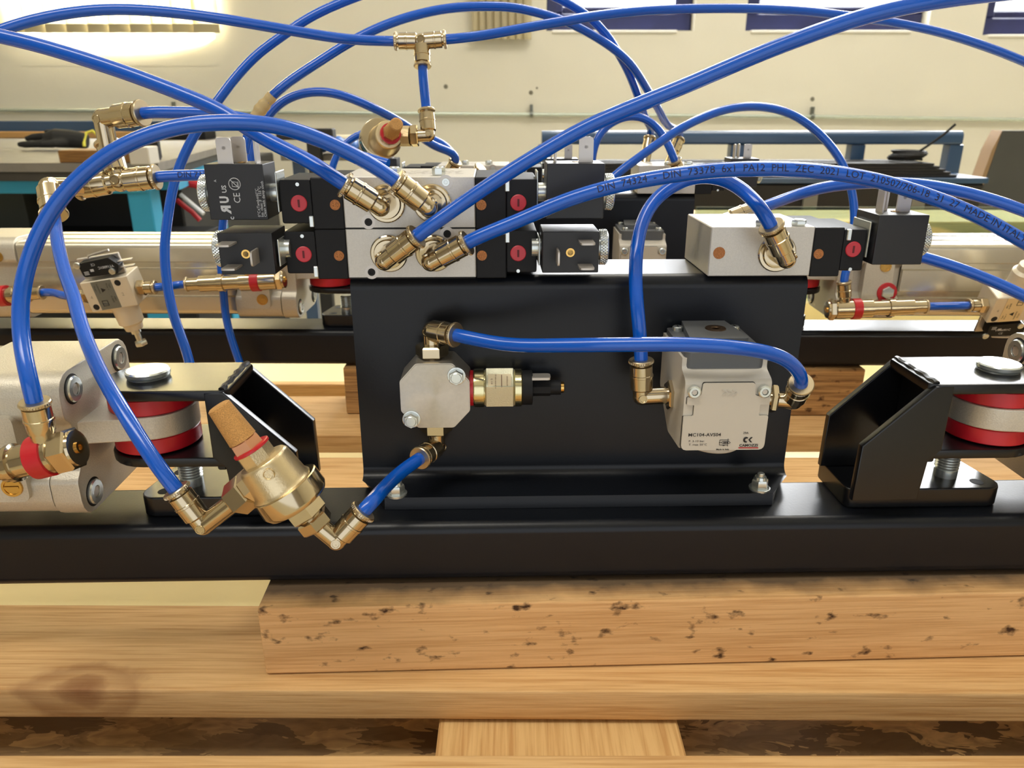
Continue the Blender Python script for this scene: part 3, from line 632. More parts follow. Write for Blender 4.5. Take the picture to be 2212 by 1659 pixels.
def double_valve(fr, label, z0, key, elbows, coils, marks=False, low=False):
    Y = 338; x0, x1 = -72.4, -16.0
    th = Thing('solenoid_valve', label, 'valve', fr, (-44, 360, z0))
    b = th.part('valve_body', M().box(x0, x1, Y, Y + 44, z0, z0 + 21.8, .4), ALU)
    topmarks(th, x0 + 22, x1 - 4, Y + 6, Y + 34, z0 + 21.86, b)
    body_screw(th, -62.2, Y, z0 + 2.7, b); body_screw(th, -28.3, Y, z0 + 19.4, b, low)
    for x in (() if low else (-50.5, -31.5)): hexbolt(th, (x, Y + 5, z0 + 21.8), (0, 0, 1), 2.9, 3.4, b)
    th.part('body_seam', M().box(x0 + .2, x1 - .2, Y - .05, Y + .2, z0 - .25, z0 + .25), HOLE, b)
    cz = z0 + 11
    pilot(th, x0, -1, Y, z0, (x0 - 19, cz - .3), (x0 - 3.6, cz - 1.0), (x0 - 19, cz + 7.6), (x0 - 14.2, cz - 8))
    pilot(th, x1, 1, Y, z0, (x1 + 18.7, cz - .3), (x1 + 2.7, cz - 1.2), (x1 + 18.7, cz - 8.2), (x1 + 14.0, cz + 6.8))
    for i, (px, pz, C, Mt) in enumerate(elbows):
        elbow(th, None, (px, Y, z0 + pz), C, Mt, key + str(i), ('ring', 8.2, 1.2))
    for s, up, mk in coils:
        xa, xb = (-128.7, -104.2) if s < 0 else (14.6, 39.2)
        if up: coil(th, xa, xb, Y - 3, Y + 16, z0 + 4.2, z0 + 27.2, True, s, (('f', xa + 8.6, Y - 1), ('f', xa + 11.5, Y + 9), ('e', xb - 4.5, Y + 5)) if s < 0 else (('e', xa + 3.6, Y + 5), ('f', xa + 17.2, Y + 4)), mk)
        else:
            xa, xb = (-123.8, -100.9) if s < 0 else (12.6, 36.8)
            cz2 = z0 + 13.2
            P = (('h', xa + 5, cz2 + 5), ('h', xa + 6.2, cz2 - 4.7), ('v', xb - 6.6, cz2 - .5)) if s < 0 else (('v', xa + 6.2, cz2 - 1), ('h', xb - 6, cz2 + 5.1), ('h', xb - 6, cz2 - 5.2))
            coil(th, xa, xb, Y - 12, Y + 10, cz2 - 8.8, cz2 + 8.8, False, s, P, False, .6)
    return th
ZT = -72.5
E = lambda px, py, Y: F.y(px, py, Y)
double_valve(F, 'upper twin coil solenoid valve of the front stack, white printed coil at its left end', ZT + 21.9, 'U',
    [(-54.0, 10.6, E(822, 447, 325), E(742, 397, 322)), (-34.3, 10.6, E(925, 447, 325), E(853, 390, 322))], [(-1, True, True), (1, True, False)])
double_valve(F, 'lower twin coil solenoid valve of the front stack, coil terminals facing forward', ZT, 'L',
    [(-54.0, 11.0, E(830, 564, 325), E(902, 509, 322)), (-34.3, 11.0, E(930, 566, 325), E(1011, 523, 322))], [(-1, False, False), (1, False, False)], low=True)
ER = lambda px, py, Y: R.y(px, py, Y)
def single_valve(fr, label, key, C, Mt, back=None, top=None):
    Y = 338; x0, x1 = 87.6, 133.6; z0 = ZT
    th = Thing('solenoid_valve', label, 'valve', fr, (110, 360, z0))
    b = th.part('valve_body', M().box(x0, x1, Y, Y + 44, z0, z0 + 21.8, .4), ALU)
    topmarks(th, x0 + 12, x1 - 14, Y + 10, Y + 30, z0 + 21.86, b)
    for x in (111.5, 127.5): hexbolt(th, (x, Y + 4, z0 + 21.8), (0, 0, 1), 3.4, 2.6, b)
    th.part('filter_disc', M().lathe([(0, 2.7), (.3, 2.6)], (91.9, Y, z0 + 10.5), (0, -1, 0), 20), COPPER, b, 'dark copper filter disc')
    cz = z0 + 11
    pilot(th, x1, 1, Y, z0, (x1 + 18.4, cz + .8), (x1 + 3.0, cz - 1.2), (x1 + 18.4, cz - 8.2), (x1 + 15.5, cz + 7.2), 24)
    if C is not None: elbow(th, None, (117.6, Y, z0 + 10.4), C, Mt, key + '0', ('ring', 8.4, 1.2))
    coil(th, 159.3, 181.5, Y - 4, Y + 18, z0 + 5.6, z0 + 27.4, True, 1, (('e', 163.5, Y + 6), ('e', 168.5, Y + 13), ('f', 174.5, Y + 6)), False, .7)
    if back: elbow(th, None, *back)
    for tp in (top or []): elbow(th, None, *tp)
    return th
single_valve(F, 'single coil solenoid valve at the right end of the front bracket', 'S', E(1699, 560, 325), E(1665, 486, 321),
             back=((104, 382, ZT + 11), (102, 392, ZT + 14), F.d(1632, 454, 392), 'SB', None, 1.0, False))
# rear valves
double_valve(R, 'twin coil solenoid valve on the rear bracket, seen behind the front stack', ZT, 'V', [(-54.0, 11.0, ER(968, 380, 322), ER(985, 348, 318)), (-34.3, 11.0, ER(1020, 385, 322), ER(1040, 362, 318))], [(-1, True, False), (1, True, False)])
single_valve(R, 'single coil solenoid valve on the rear bracket below the hose arches', 'RS', ER(1472, 384, 322), ER(1457, 346, 319),
             top=(((100, 382, ZT + 11), (100, 392, ZT + 11), R.d(1404, 296, 668), 'RT0', None, 1.0, False), ((118, 382, ZT + 11), (118, 392, ZT + 11), R.d(1467, 300, 672), 'RT1', None, 1.0, False)))

# ================================================================ bent bracket plates
def bracket(fr, label):
    th = Thing('mounting_bracket', label, 'bracket', fr, (31, 350, -177))
    x0, x1 = -72.5, 134.5; t = 3.0
    out = rpoly([(379, ZT), (340, ZT, 5), (340, -176.5, 1.5), (337, -176.5), (337, -176.5)][:4], 6)
    pr = [(379, ZT)] + rpoly([(379, ZT), (340, ZT, 6), (340, -171, 5), (318, -171)], 6)[1:-1] + [(317, -170.8), (316.2, -176.6), (343, -176.6), (343, ZT - 3), (379, ZT - 3)]
    m = M().prism(pr[::-1], 'x', x0 + 0.0, x1)
    # clip the front corners of the foot at 45 degrees
    for i, p in enumerate(m.v):
        if p.y < 319:
            m.v[i] = V((x0 + 13 if p.x < 0 else x1 - 13, p.y, p.z))
    pl = th.part('plate', m, BLACKP)
    for px, py in ((857, 1068), (1640, 1056)):
        p = fr.z(px, py, -171) if fr is F else F.z(px, py, -171)
        n = M().lathe([(0, 4.9), (1.0, 4.9), (1.2, 4.2)], p, (0, 0, 1), 24); nn = th.part('flange_nut', n, ZINC, pl)
        th.part('hex_nut', M().hexa(p + V((0, 0, 1.1)), p + V((0, 0, 5.2)), 3.9).lathe([(5.2, 2.9), (6.6, 2.6), (6.6, 1.8), (6.2, 1.6)], p, (0, 0, 1), 18), ZINC, nn)
        th.part('bolt_end', M().lathe([(5, 1.7), (8.0, 1.7), (8.4, 1.3)], p, (0, 0, 1), 14), ZINC, nn)
    hh = M()
    for px, py in ((928, 1045), (1620, 1018)):
        p = F.z(px, py, -170.9) if py > 1030 else F.y(px, py, 339.9)
    return th
bracket(F, 'black bent steel bracket carrying the front valves')
bracket(R, 'black bent steel bracket carrying the rear valves')
def beam(fr, label):
    m = M().prism(rpoly([(302, -206.5, 5), (343, -206.5, 5), (343, -176.8, 5), (302, -176.8, 5)], 5), 'x', -560, 620)
    solo('steel_beam', label, 'beam', m, BLACKP, fr)
beam(F, 'long black steel box beam in the foreground'); beam(R, 'long black steel box beam of the rear machine')

# ================================================================ pressure regulator block and switch block on the front plate
def grey_valve(fr, label, front):
    th = Thing('shut_off_valve', label, 'valve', fr, (88, 317, -150))
    # housing: profile seen from the side, tapering towards the plate at the bottom
    x0, x1 = 70.8, 106.6
    if True:
        p = F.y(1481, 826, 294); q = F.y(1668, 826, 294); x0, x1 = p.x, q.x
    prof = rpoly([(339.6, -99), (339.6, -124, 3), (318, -139, 6), (294, -137.2, 3), (294, -106.5, 2.5), (302, -103.6, 2), (302, -99)], 4)
    m = M().prism(prof, 'x', x0, x1)
    hs = th.part('housing', m, GREYP)
    # raised front cover with notched shoulders
    w_ = x1 - x0; X = lambda f: x0 + f * w_; Z = lambda f: -106.5 - f * 31
    pl = rpoly([(X(.2), Z(.02), 1), (X(.8), Z(.02), 1), (X(.81), Z(.20), 1.5), (X(.97), Z(.22), .5), (X(.97), Z(.325), .3), (X(.88), Z(.325), .5), (X(.88), Z(.49), .8), (X(.992), Z(.49), .5), (X(.985), Z(.985), 2.2), (X(-.0), Z(.985), 2.2), (X(.0), Z(.49), .5), (X(.115), Z(.49), .8), (X(.115), Z(.325), .5), (X(.03), Z(.325), .3), (X(.03), Z(.22), .5), (X(.185), Z(.20), 1.5)], 3)
    cv = th.part('front_cover', M().prism(pl[::-1], 'y', 292.9, 294.6), GREYP, hs)
    edge = M().prism([(x + (x - (x0 + x1) / 2) * .012, z + (z + 122) * .012) for x, z in pl][::-1], 'y', 293.8, 294.4); th.part('cover_joint', edge, HOLE, hs)
    cap = M().prism(rpoly([(x0 + 1, 301, 3), (x1 - 1, 301, 3), (x1 - 1, 339.6, 2), (x0 + 1, 339.6, 2)], 3), 'z', -103.4, -96.6)
    cp_ = th.part('cap', cap, GREYD, None, 'dark grey cap')
    cap2 = M().prism(rpoly([(x0 + 5, 311, 2), (x1 - 5, 311, 2), (x1 - 8, 339.6), (x0 + 8, 339.6)], 2), 'z', -96.6, -93.4); th.part('cap_lid', cap2, GREYD, cp_)
    th.part('vent_plug', M().lathe([(0, 4.6), (.5, 4.5), (.5, 2), (-.2, 1.6)], ((x0 + x1) / 2 + 2, 326, -93.4), (0, 0, 1), 20), mat('oiled_bronze', (84, 66, 48), .35, .7) if 'oiled_bronze' not in bpy.data.materials else bpy.data.materials['oiled_bronze'], cp_)
    for x, y in ((x0 + 5, 306), (x1 - 5, 306), (x0 + 5, 334), (x1 - 5, 334)):
        s_ = th.part('cap_screw', M().lathe([(0, 2.4), (1.9, 2.4), (2.3, 1.9)], (x, y, -96.6), (0, 0, 1), 18), ZINC, cp_)
        th.part('cross_slot', M().box(x - 1.3, x + 1.3, y - .25, y + .25, -94.4, -94.2).box(x - .25, x + .25, y - 1.3, y + 1.3, -94.4, -94.2), HOLE, s_)
    for f in (.1, .91):
        P = V((X(f), 294.2, Z(.135))); s_ = th.part('housing_screw', M().lathe([(0, 2.7), (2.2, 2.7), (2.6, 2.2), (2.6, 1.35), (1.4, 1.3), (1.4, .01)], P, (0, -1, 0), 22), ZINC, hs)
        th.part('hex_recess', M().hexa(P + V((0, -1.5, 0)), P + V((0, -2.3, 0)), 1.2, 0, .05), TIN, s_)
    th.part('bottom_knob', M().lathe([(0, 12), (3.4, 12), (4.2, 11)], ((x0 + x1) / 2, 308, -136.5), (0, 0, -1), 36), GREYP, hs)
    if not front: return th
    def prt(mm_, mt, name='lettering'): return th.part(name, mm_, mt, cv)
    y = 292.75; xr = (1, 0, 0); zu = (0, 0, 1)
    G = lambda px, py: F.y(px, py, y)
    t = M(); t.text('MC104-AVS04', 2.05, G(1486.5, 940), xr, zu, 'LEFT', 1.12, .015)
    t.text('29A', 1.35, G(1605.5, 935.5), xr, zu, 'LEFT', 1, .01)
    t.text('P. 3-10 bar', 1.3, G(1487.5, 953.5), xr, zu, 'LEFT', 1.15); t.text('T. max 50°C', 1.3, G(1487.5, 961), xr, zu, 'LEFT', 1.15)
    t.text('Made in Italy', 1.02, G(1561, 971), xr, zu, 'CENTER', 1.05, .03); t.text('CAMOZZI', 1.6, G(1617, 962.3), xr, zu, 'CENTER', 1.1, .03)
    prt(t, INKK)
    L = M()                                           # emblem: a C and a second angular mark
    c = G(1612, 950); pts = [c + V((.95 * math.cos(a), 0, 1.0 * math.sin(a))) for a in [math.radians(q) for q in range(50, 320, 30)]]
    L.path(pts, [.2, .34, .42, .45, .45, .45, .42, .34, .28], 5); c = G(1620, 950)
    for s_ in (1, -1): L.add([c + V((-.7, -.05, 0)), c + V((.05, -.05, 0)), c + V((1.1, -.05, 1.2 * s_)), c + V((.25, -.05, 1.2 * s_))], [[0, 1, 2, 3]])
    prt(L, INKK, 'emblem')
    prt(M().quad(G(1595, 966.2), G(1638, 966.2), G(1638, 968.6), G(1595, 968.6)), REDI, 'red_rule')
    S = M()                                           # circuit symbol
    def ln(*q):
        pp = [G(*a) for a in q]; S.path(pp, .1, 4)
    ln((1555, 950.5), (1575, 950.5)); ln((1555, 950.5), (1554, 961.5)); ln((1554, 961.5), (1572, 961.5)); ln((1573, 947.5), (1571.5, 964)); ln((1553, 956), (1558, 956), (1562, 953.6), (1575, 954), (1578, 956), (1575, 958), (1562, 958.4), (1558, 956))
    for i in range(3): S.quad(G(1563 + 3.6 * i, 954.8), G(1565.6 + 3.6 * i, 954.8), G(1565.6 + 3.6 * i, 957.6), G(1563 + 3.6 * i, 957.6))
    S.add([G(1558, 961.2), G(1568, 961.2), G(1563, 963.6)], [[0, 1, 2]]); prt(S, INKK, 'circuit_symbol')
    A = M()
    for i in range(3):
        A.path([G(1560 + 11 * i, 842.5), G(1570 + 11 * i, 847.5), G(1560 + 11 * i, 854)], .22, 5)
    prt(A, GREYP, 'flow_arrows')
    elbow(th, None, F.y(1468, 852, 317), F.y(1386, 856, 317), F.y(1385, 776, 317), 'ML', ('hex', 7.0, 4.6, 1.2))
    elbow(th, None, F.y(1655, 860, 317), F.y(1714, 866, 315), F.y(1731, 828, 303), 'MR', ('hex', 6.6, 3, 1.5), boss=False)
    return th
grey_valve(F, 'light grey soft start valve with printed front fixed on the black front plate', True)
grey_valve(R, 'grey valve on the rear bracket seen above the front bracket', False)

def switch_block():
    th = Thing('pressure_switch_block', 'octagonal turned aluminium block with a pressure switch on the front plate', 'pressure switch', F, (-34, 330, -140))
    a = F.y(862, 815, 321); b = F.y(1014, 815, 321); zt_ = F.y(937, 786, 321).z; zb = F.y(937, 925, 321).z; x0, x1 = a.x, b.x; c = 8.2
    pl = rpoly([(x0, zb + c, 2), (x0 + c * .9, zb, 2), (x1 - c * .9, zb, 2), (x1, zb + c, 2), (x1, zt_ - c, 2), (x1 - c * .9, zt_, 2), (x0 + c * .9, zt_, 2), (x0, zt_ - c, 2)], 2)
    m = M().prism(pl[::-1], 'y', 321.6, 339.6); i_ = [((x - (x0 + x1) / 2) * .97 + (x0 + x1) / 2, (z - (zt_ + zb) / 2) * .97 + (zt_ + zb) / 2) for x, z in pl]
    m.prism(i_[::-1], 'y', 321.0, 321.7); blk = th.part('block', m, BRUSH)
    xc = (x0 + x1) / 2
    for px, py in ((986, 812), (889, 905)):
        P = F.y(px, py, 321); hexbolt(th, P, (0, -1, 0), 3.5, 3.4, blk, 4.1)
    def hex_elbow(px, py, C, Mt, key, dz):
        P = V((F.y(px, 800, 331).x, 331, zt_ if dz > 0 else zb)); e = elbow(th, None, P, V((P.x, 331, F.y(px, C, 331).z)), Mt, key, ('hex', 7.4, 5.4, .6, NICK))
    hex_elbow(935, 735, 714, F.y(986, 724, 322), 'BT', 1); hex_elbow(938, 950, 964, F.y(906, 991, 317), 'BB', -1)
    P = V((x1, 331, F.y(1020, 838, 331).z)); d = V((1, 0, 0)); k = .2025
    th.part('seal_washer', M().lathe([(0, 8.2), (1.5, 8.2)], P, d, 32), REDP, None, 'red seal washer')
    sw = th.part('switch_body', M().lathe([(1.5, 8.5), (2.2, 8.9), (6.2, 8.9), (6.4, 8.2), (6.8, 8.2)], P, d, 36).lathe([(20.2, 8.2), (20.4, 8.7), (23.2, 8.7), (23.8, 8.0)], P, d, 36), ZINCY)
    th.part('hex_section', M().lathe([(6.5, 9.0), (7.4, 10.0), (19.4, 10.0), (20.3, 9.0)], P, d, 6, math.radians(8)), mat('satin_zinc', (205, 204, 180), .35, .9, bump=(3000, .5, .0003)), sw)
    lb_ = M(); R_ = 8.75; A0 = math.radians(62)
    _, u, w2 = basis(d)
    o = P + V((8.6, 0, 0)); nn = V((0, -math.cos(math.radians(38)), math.sin(math.radians(38)))); tt2 = V((0, math.sin(math.radians(38)), math.cos(math.radians(38))))
    q0 = P + nn * 9.45
    lb_.quad(q0 + V((8.2, 0, 0)) - tt2 * 3, q0 + V((18.6, 0, 0)) - tt2 * 3, q0 + V((18.6, 0, 0)) + tt2 * 3.4, q0 + V((8.2, 0, 0)) + tt2 * 3.4)
    lo_ = th.part('label', lb_, mat('paper_label', (228, 212, 176), .6), sw)
    q1 = q0 + nn * .1; lt = M(); lt.text('15 mm reversible', .95, q1 + V((11.6, 0, 0)), -tt2, d); lt.text('G 1/4', 1.2, q1 + V((9.8, 0, 0)), -tt2, d); lt.text('abschluss.de', .95, q1 + V((16.8, 0, 0)), -tt2, d)
    lt.quad(q1 + V((14.1, 0, 0)) - tt2 * 3, q1 + V((14.4, 0, 0)) - tt2 * 3, q1 + V((14.4, 0, 0)) + tt2 * 3, q1 + V((14.1, 0, 0)) + tt2 * 3); th.part('lettering', lt, mat('brown_print', (110, 70, 50), .6), sw)
    pg = th.part('plug', M().lathe([(23.6, 8.0), (28.2, 8.0), (28.4, 7.4)], P, d, 32).lathe([(28.3, 4.0), (36.6, 4.0)], P, d, 8).lathe([(36.6, 3.5), (41.4, 3.5)], P, d, 20), PLASM)
    th.part('copper_tip', M().lathe([(41.4, 2.6), (42.8, 2.6), (43.1, 2.2)], P, d, 20), BRASS, pg)
    s1 = P + V((28, -3, 5.6)); th.part('terminal', M().prism(rpoly([(s1.x, s1.y - 3.1), (s1.x + 8.4, s1.y - 3.1, 1.2), (s1.x + 8.4, s1.y + 3.1, 1.2), (s1.x, s1.y + 3.1)], 2), 'z', s1.z, s1.z + 1.2), TIN, pg)
switch_block()

# ================================================================ quick exhaust valves
def exhaust(label, fr, tip, sb, seal, boss, b0, b1, f1, hx1, hx2, low, port, YS, kk=1.0):
    """silencer tip -> silencer base -> seal -> body -> flange, all points in the frame"""
    th = Thing('quick_exhaust_valve', label, 'valve', fr, b1)
    d = (V(sb) - V(tip)).normalized(); L = (V(sb) - V(tip)).length
    th.part('silencer', M().lathe([(0, 3.6 * kk), (.5, 4.4 * kk), (L * .95, 5.4 * kk), (L, 5.5 * kk)], tip, d, 32), BRONZE, None, 'sintered bronze silencer')
    L2 = (V(seal) - V(sb)).length
    th.part('silencer_neck', M().lathe([(0, 5.5 * kk), (.4, 6.0 * kk), (L2, 6.3 * kk)], sb, d, 6), mat('copper_pink', (206, 152, 118), .3, .8) if 'copper_pink' not in bpy.data.materials else bpy.data.materials['copper_pink'])
    th.part('seal_ring', M().lathe([(-.1, 6.6 * kk), (.2, 7.3 * kk), (1.0, 7.3 * kk), (1.3, 6.6 * kk)], seal, d, 32), REDP, None, 'red seal ring')
    L3 = (V(b0) - V(seal)).length; L4 = (V(b1) - V(b0)).length; L5 = (V(f1) - V(b1)).length
    bd = M().lathe([(1.2, 7.0 * kk), (L3 + 2, 7.0 * kk)], seal, d, 8, .2)
    bd.lathe([(-1, 6 * kk), (-.6, 9.2 * kk), (.6, 10.2 * kk), (L4 - 1.5, 11.2 * kk), (L4, 12.2 * kk)], b0, d, 40)
    return th, d, bd, L4, L5
Q = lambda px, py: W.y(px, py, 265)
tip, sb, seal, b0, b1, f1 = Q(471, 876), Q(524, 948), Q(541, 965), Q(569, 995), Q(614, 1047), Q(648, 1086)
th, d, bd, L4, L5 = exhaust('nickel quick exhaust valve with bronze silencer hanging in front of the beam', W, tip, sb, seal, None, b0, b1, f1, None, None, None, None, 265)
bp_ = Q(588, 1012); pe = Q(541, 1053); bd.lathe([(0, 7.2), ((pe - bp_).length, 7.2)], bp_, pe - bp_, 8, .39)
bd.lathe([(9.6, 2.3), (10.9, 2.2), (10.9, 1.8), (10.5, 1.6)], Q(598, 1005) + V((0, 0, 0)), (0, -1, .12), 18)
th.part('valve_body', bd, mat('blasted_nickel', (216, 198, 160), .33, .9, bump=(1500, .35, .0003)))
fl = th.part('flange_cover', M().lathe([(0, 12.4), (.4, 13.5), (L5 * .72, 13.7), (L5 * .93, 12.6), (L5, 11)], b1, d, 44), NICK)
h1a, h1b, h2a, h2b = f1, Q(668, 1111), Q(671, 1115), Q(690, 1139)
th.part('hex_adapter', M().hexa(h1a, h1b, 8.2), NICK, fl); 
h2 = th.part('hex_union', M().lathe([(-2, 5), (.1, 5)], h2a, d, 20).hexa(h2a, h2b - d * .5, 7.0, .3), NICK, fl)
elbow(th, None, h2b - d * 1.2, Q(727, 1167), W.y(787, 1102, 268), 'QB')
pn, pm = Q(541, 1053), Q(503, 1086); dd = (pm - pn).normalized()
th.part('hex_union', M().hexa(pn + dd * .8, pn + dd * ((pm - pn).length - 1), 7.2, .25).lathe([(0, 5.5), (1, 5.5)], pn, dd, 16), NICK)
elbow(th, None, pm - dd * 1.5, Q(440, 1134), Q(379, 1056), 'QL')
# the rear one, its silencer pointing to the viewer
A = lambda px, py, D: W.d(px, py, D)
tip, sb, seal, b0, b1, f1 = A(857, 268, 454), A(846, 284, 470), A(844, 288, 473), A(840, 291, 477), A(822, 297, 490), A(808, 302, 499)
th, d, bd, L4, L5 = exhaust('brass coloured quick exhaust valve with silencer facing forward, under the upper tee', W, tip, sb, seal, None, b0, b1, f1, None, None, None, None, 0, .88)
p0 = A(838, 294, 484); p1 = A(887, 294, 482); bd.lathe([(0, 6.2), ((p1 - p0).length, 6.2)], p0, p1 - p0, 8, .39); th.part('valve_body', bd, bpy.data.materials['blasted_nickel'])
th.part('flange_cover', M().lathe([(0, 11.4), (.4, 12.4), (L5 * .72, 12.6), (L5, 11)], b1, d, 44), NICK)
p2 = A(907, 293, 482); dd = (p2 - p1).normalized(); th.part('hex_union', M().hexa(p1, p2 - dd, 6.8, .25), NICK)
elbow(th, None, p2 - dd * 1.5, A(926, 292, 482), A(921, 236, 482), 'EX')

# ================================================================ loose tees and elbows held by the hoses
def tee(label, fr, c, a, b, s, keys, base, k_=1.0):
    th = Thing('tee_fitting', label, 'fitting', fr, c)
    m = M(); m.ball(c, 4.6 * k_, 20, 12)
    if True: m.lathe([(3.0 * k_, 2.8), (4.9 * k_, 2.6), (4.9 * k_, 1.9), (4.6 * k_, 1.7)], c, (0, -1, .2), 16)
    cl = M(); cl_parts = []
    for p, k in zip((a, b, s), keys):
        d = (V(p) - V(c)).normalized(); L = (V(p) - V(c)).length; m.lathe(socket_prof(L, k_), c, d, 28)
        q = M(); collar_mesh(q, c, d, L, k_); cl_parts.append(q); mouth(k, fr, p, d)
    th.part('tee_body', m, NICK)
    for q in cl_parts: th.part('release_collar', q, NICKD)
    return th
tee('nickel push-in tee hanging from the hoses in the upper middle', W, A(911, 89, 478), A(852, 89, 478), A(964, 85, 478), A(913, 145, 478), ('T1L', 'T1R', 'T1D'), None)
tee('nickel push-in tee beside the printed coil at the left', W, A(258, 391, 415), A(166, 406, 415), A(341, 382, 415), A(231, 306, 415), ('T2L', 'T2R', 'T2U'), None, 1.25)
def loose_elbow(label, P, C, Mt, key):
    th = Thing('elbow_connector', label, 'fitting', W, C)
    elbow(th, None, P, C, Mt, key, None, 1.25)
loose_elbow('nickel push-in elbow standing on the left tee', A(236, 325, 414), A(222, 256, 408), A(310, 244, 400), 'E1')
loose_elbow('nickel push-in elbow turned down at the left end of the tee', A(180, 404, 414), A(106, 404, 398), A(117, 466, 392), 'E2')

# ================================================================ cylinders, clevis brackets
CX = 29.0
def flow_control(th, fr, A_, B_, nip=None, key=None, red=.3, hexlen=5.5, mouthend=True, k=1.0, port=None):
    """brass flow control: axis from the hose end A to the hexagon end B"""
    A_, B_ = V(A_), V(B_); d = (B_ - A_).normalized(); L = (B_ - A_).length; r = 7.2 * k
    pr = [(0, 4.9 * k), (9 * k, 4.9 * k), (9.3 * k, 6.3 * k), (L * .32, 6.3 * k), (L * .32 + .4, 7.0 * k), (L * .38, 7.0 * k), (L * .38 + .3, 5.9 * k), (L * .55, 5.9 * k), (L * .55 + .4, r), (L - hexlen - .6, r), (L - hexlen, 6.4 * k)]
    b = th.part('flow_control', M().lathe(pr, A_, d, 32), NICK, None, 'nickel plated flow control valve')
    rr = L * (1 - red); th.part('red_ring', M().lathe([(rr - 3.3 * k, r), (rr - 3.0 * k, r + .7), (rr + 3.0 * k, r + .7), (rr + 3.3 * k, r)], A_, d, 32), REDP, b, 'red ring')
    th.part('hex_cap', M().hexa(A_ + d * (L - hexlen), B_, 8.3 * k, .3).lathe([(0, 6.6 * k), (1.1, 6.4 * k), (1.2, 5)], B_, d, 24), NICK, b)
    th.part('adjusting_screw', M().lathe([(1.1, 2.3), (1.9, 2.3), (1.9, 1.2), (1.2, 1.1)], B_, d, 18), BRASS, b)
    if mouthend: q = M(); collar_mesh(q, A_, -d, 1.8, 1.0); th.part('release_collar', q, NICKD, b); mouth(key + 'M', fr, A_ - d * 1.8, -d)
    if nip:
        C, Mt = V(nip[0]), V(nip[1]); dn = (Mt - C).normalized(); Ln = (Mt - C).length
        th.part('nipple', M().lathe([(0, 4.1 * k), (r + 2, 4.1 * k), (r + 3, 4.9), (Ln - 8, 4.95), (Ln - 7.8, 5.3), (Ln - 7, 5.3), (Ln - 6.8, 4.95), (Ln - 2.3, 4.95), (Ln - 2, 4.4), (Ln - 1.3, 4.2)], C, dn, 28), NICK, b)
        q = M(); collar_mesh(q, C, dn, Ln); th.part('release_collar', q, NICKD, b); mouth(key + 'N', fr, Mt, dn)
    if port: th.part('port_screw', M().cyl(port[0], port[1], 4.5 * k, 18), NICK, b)
    return b
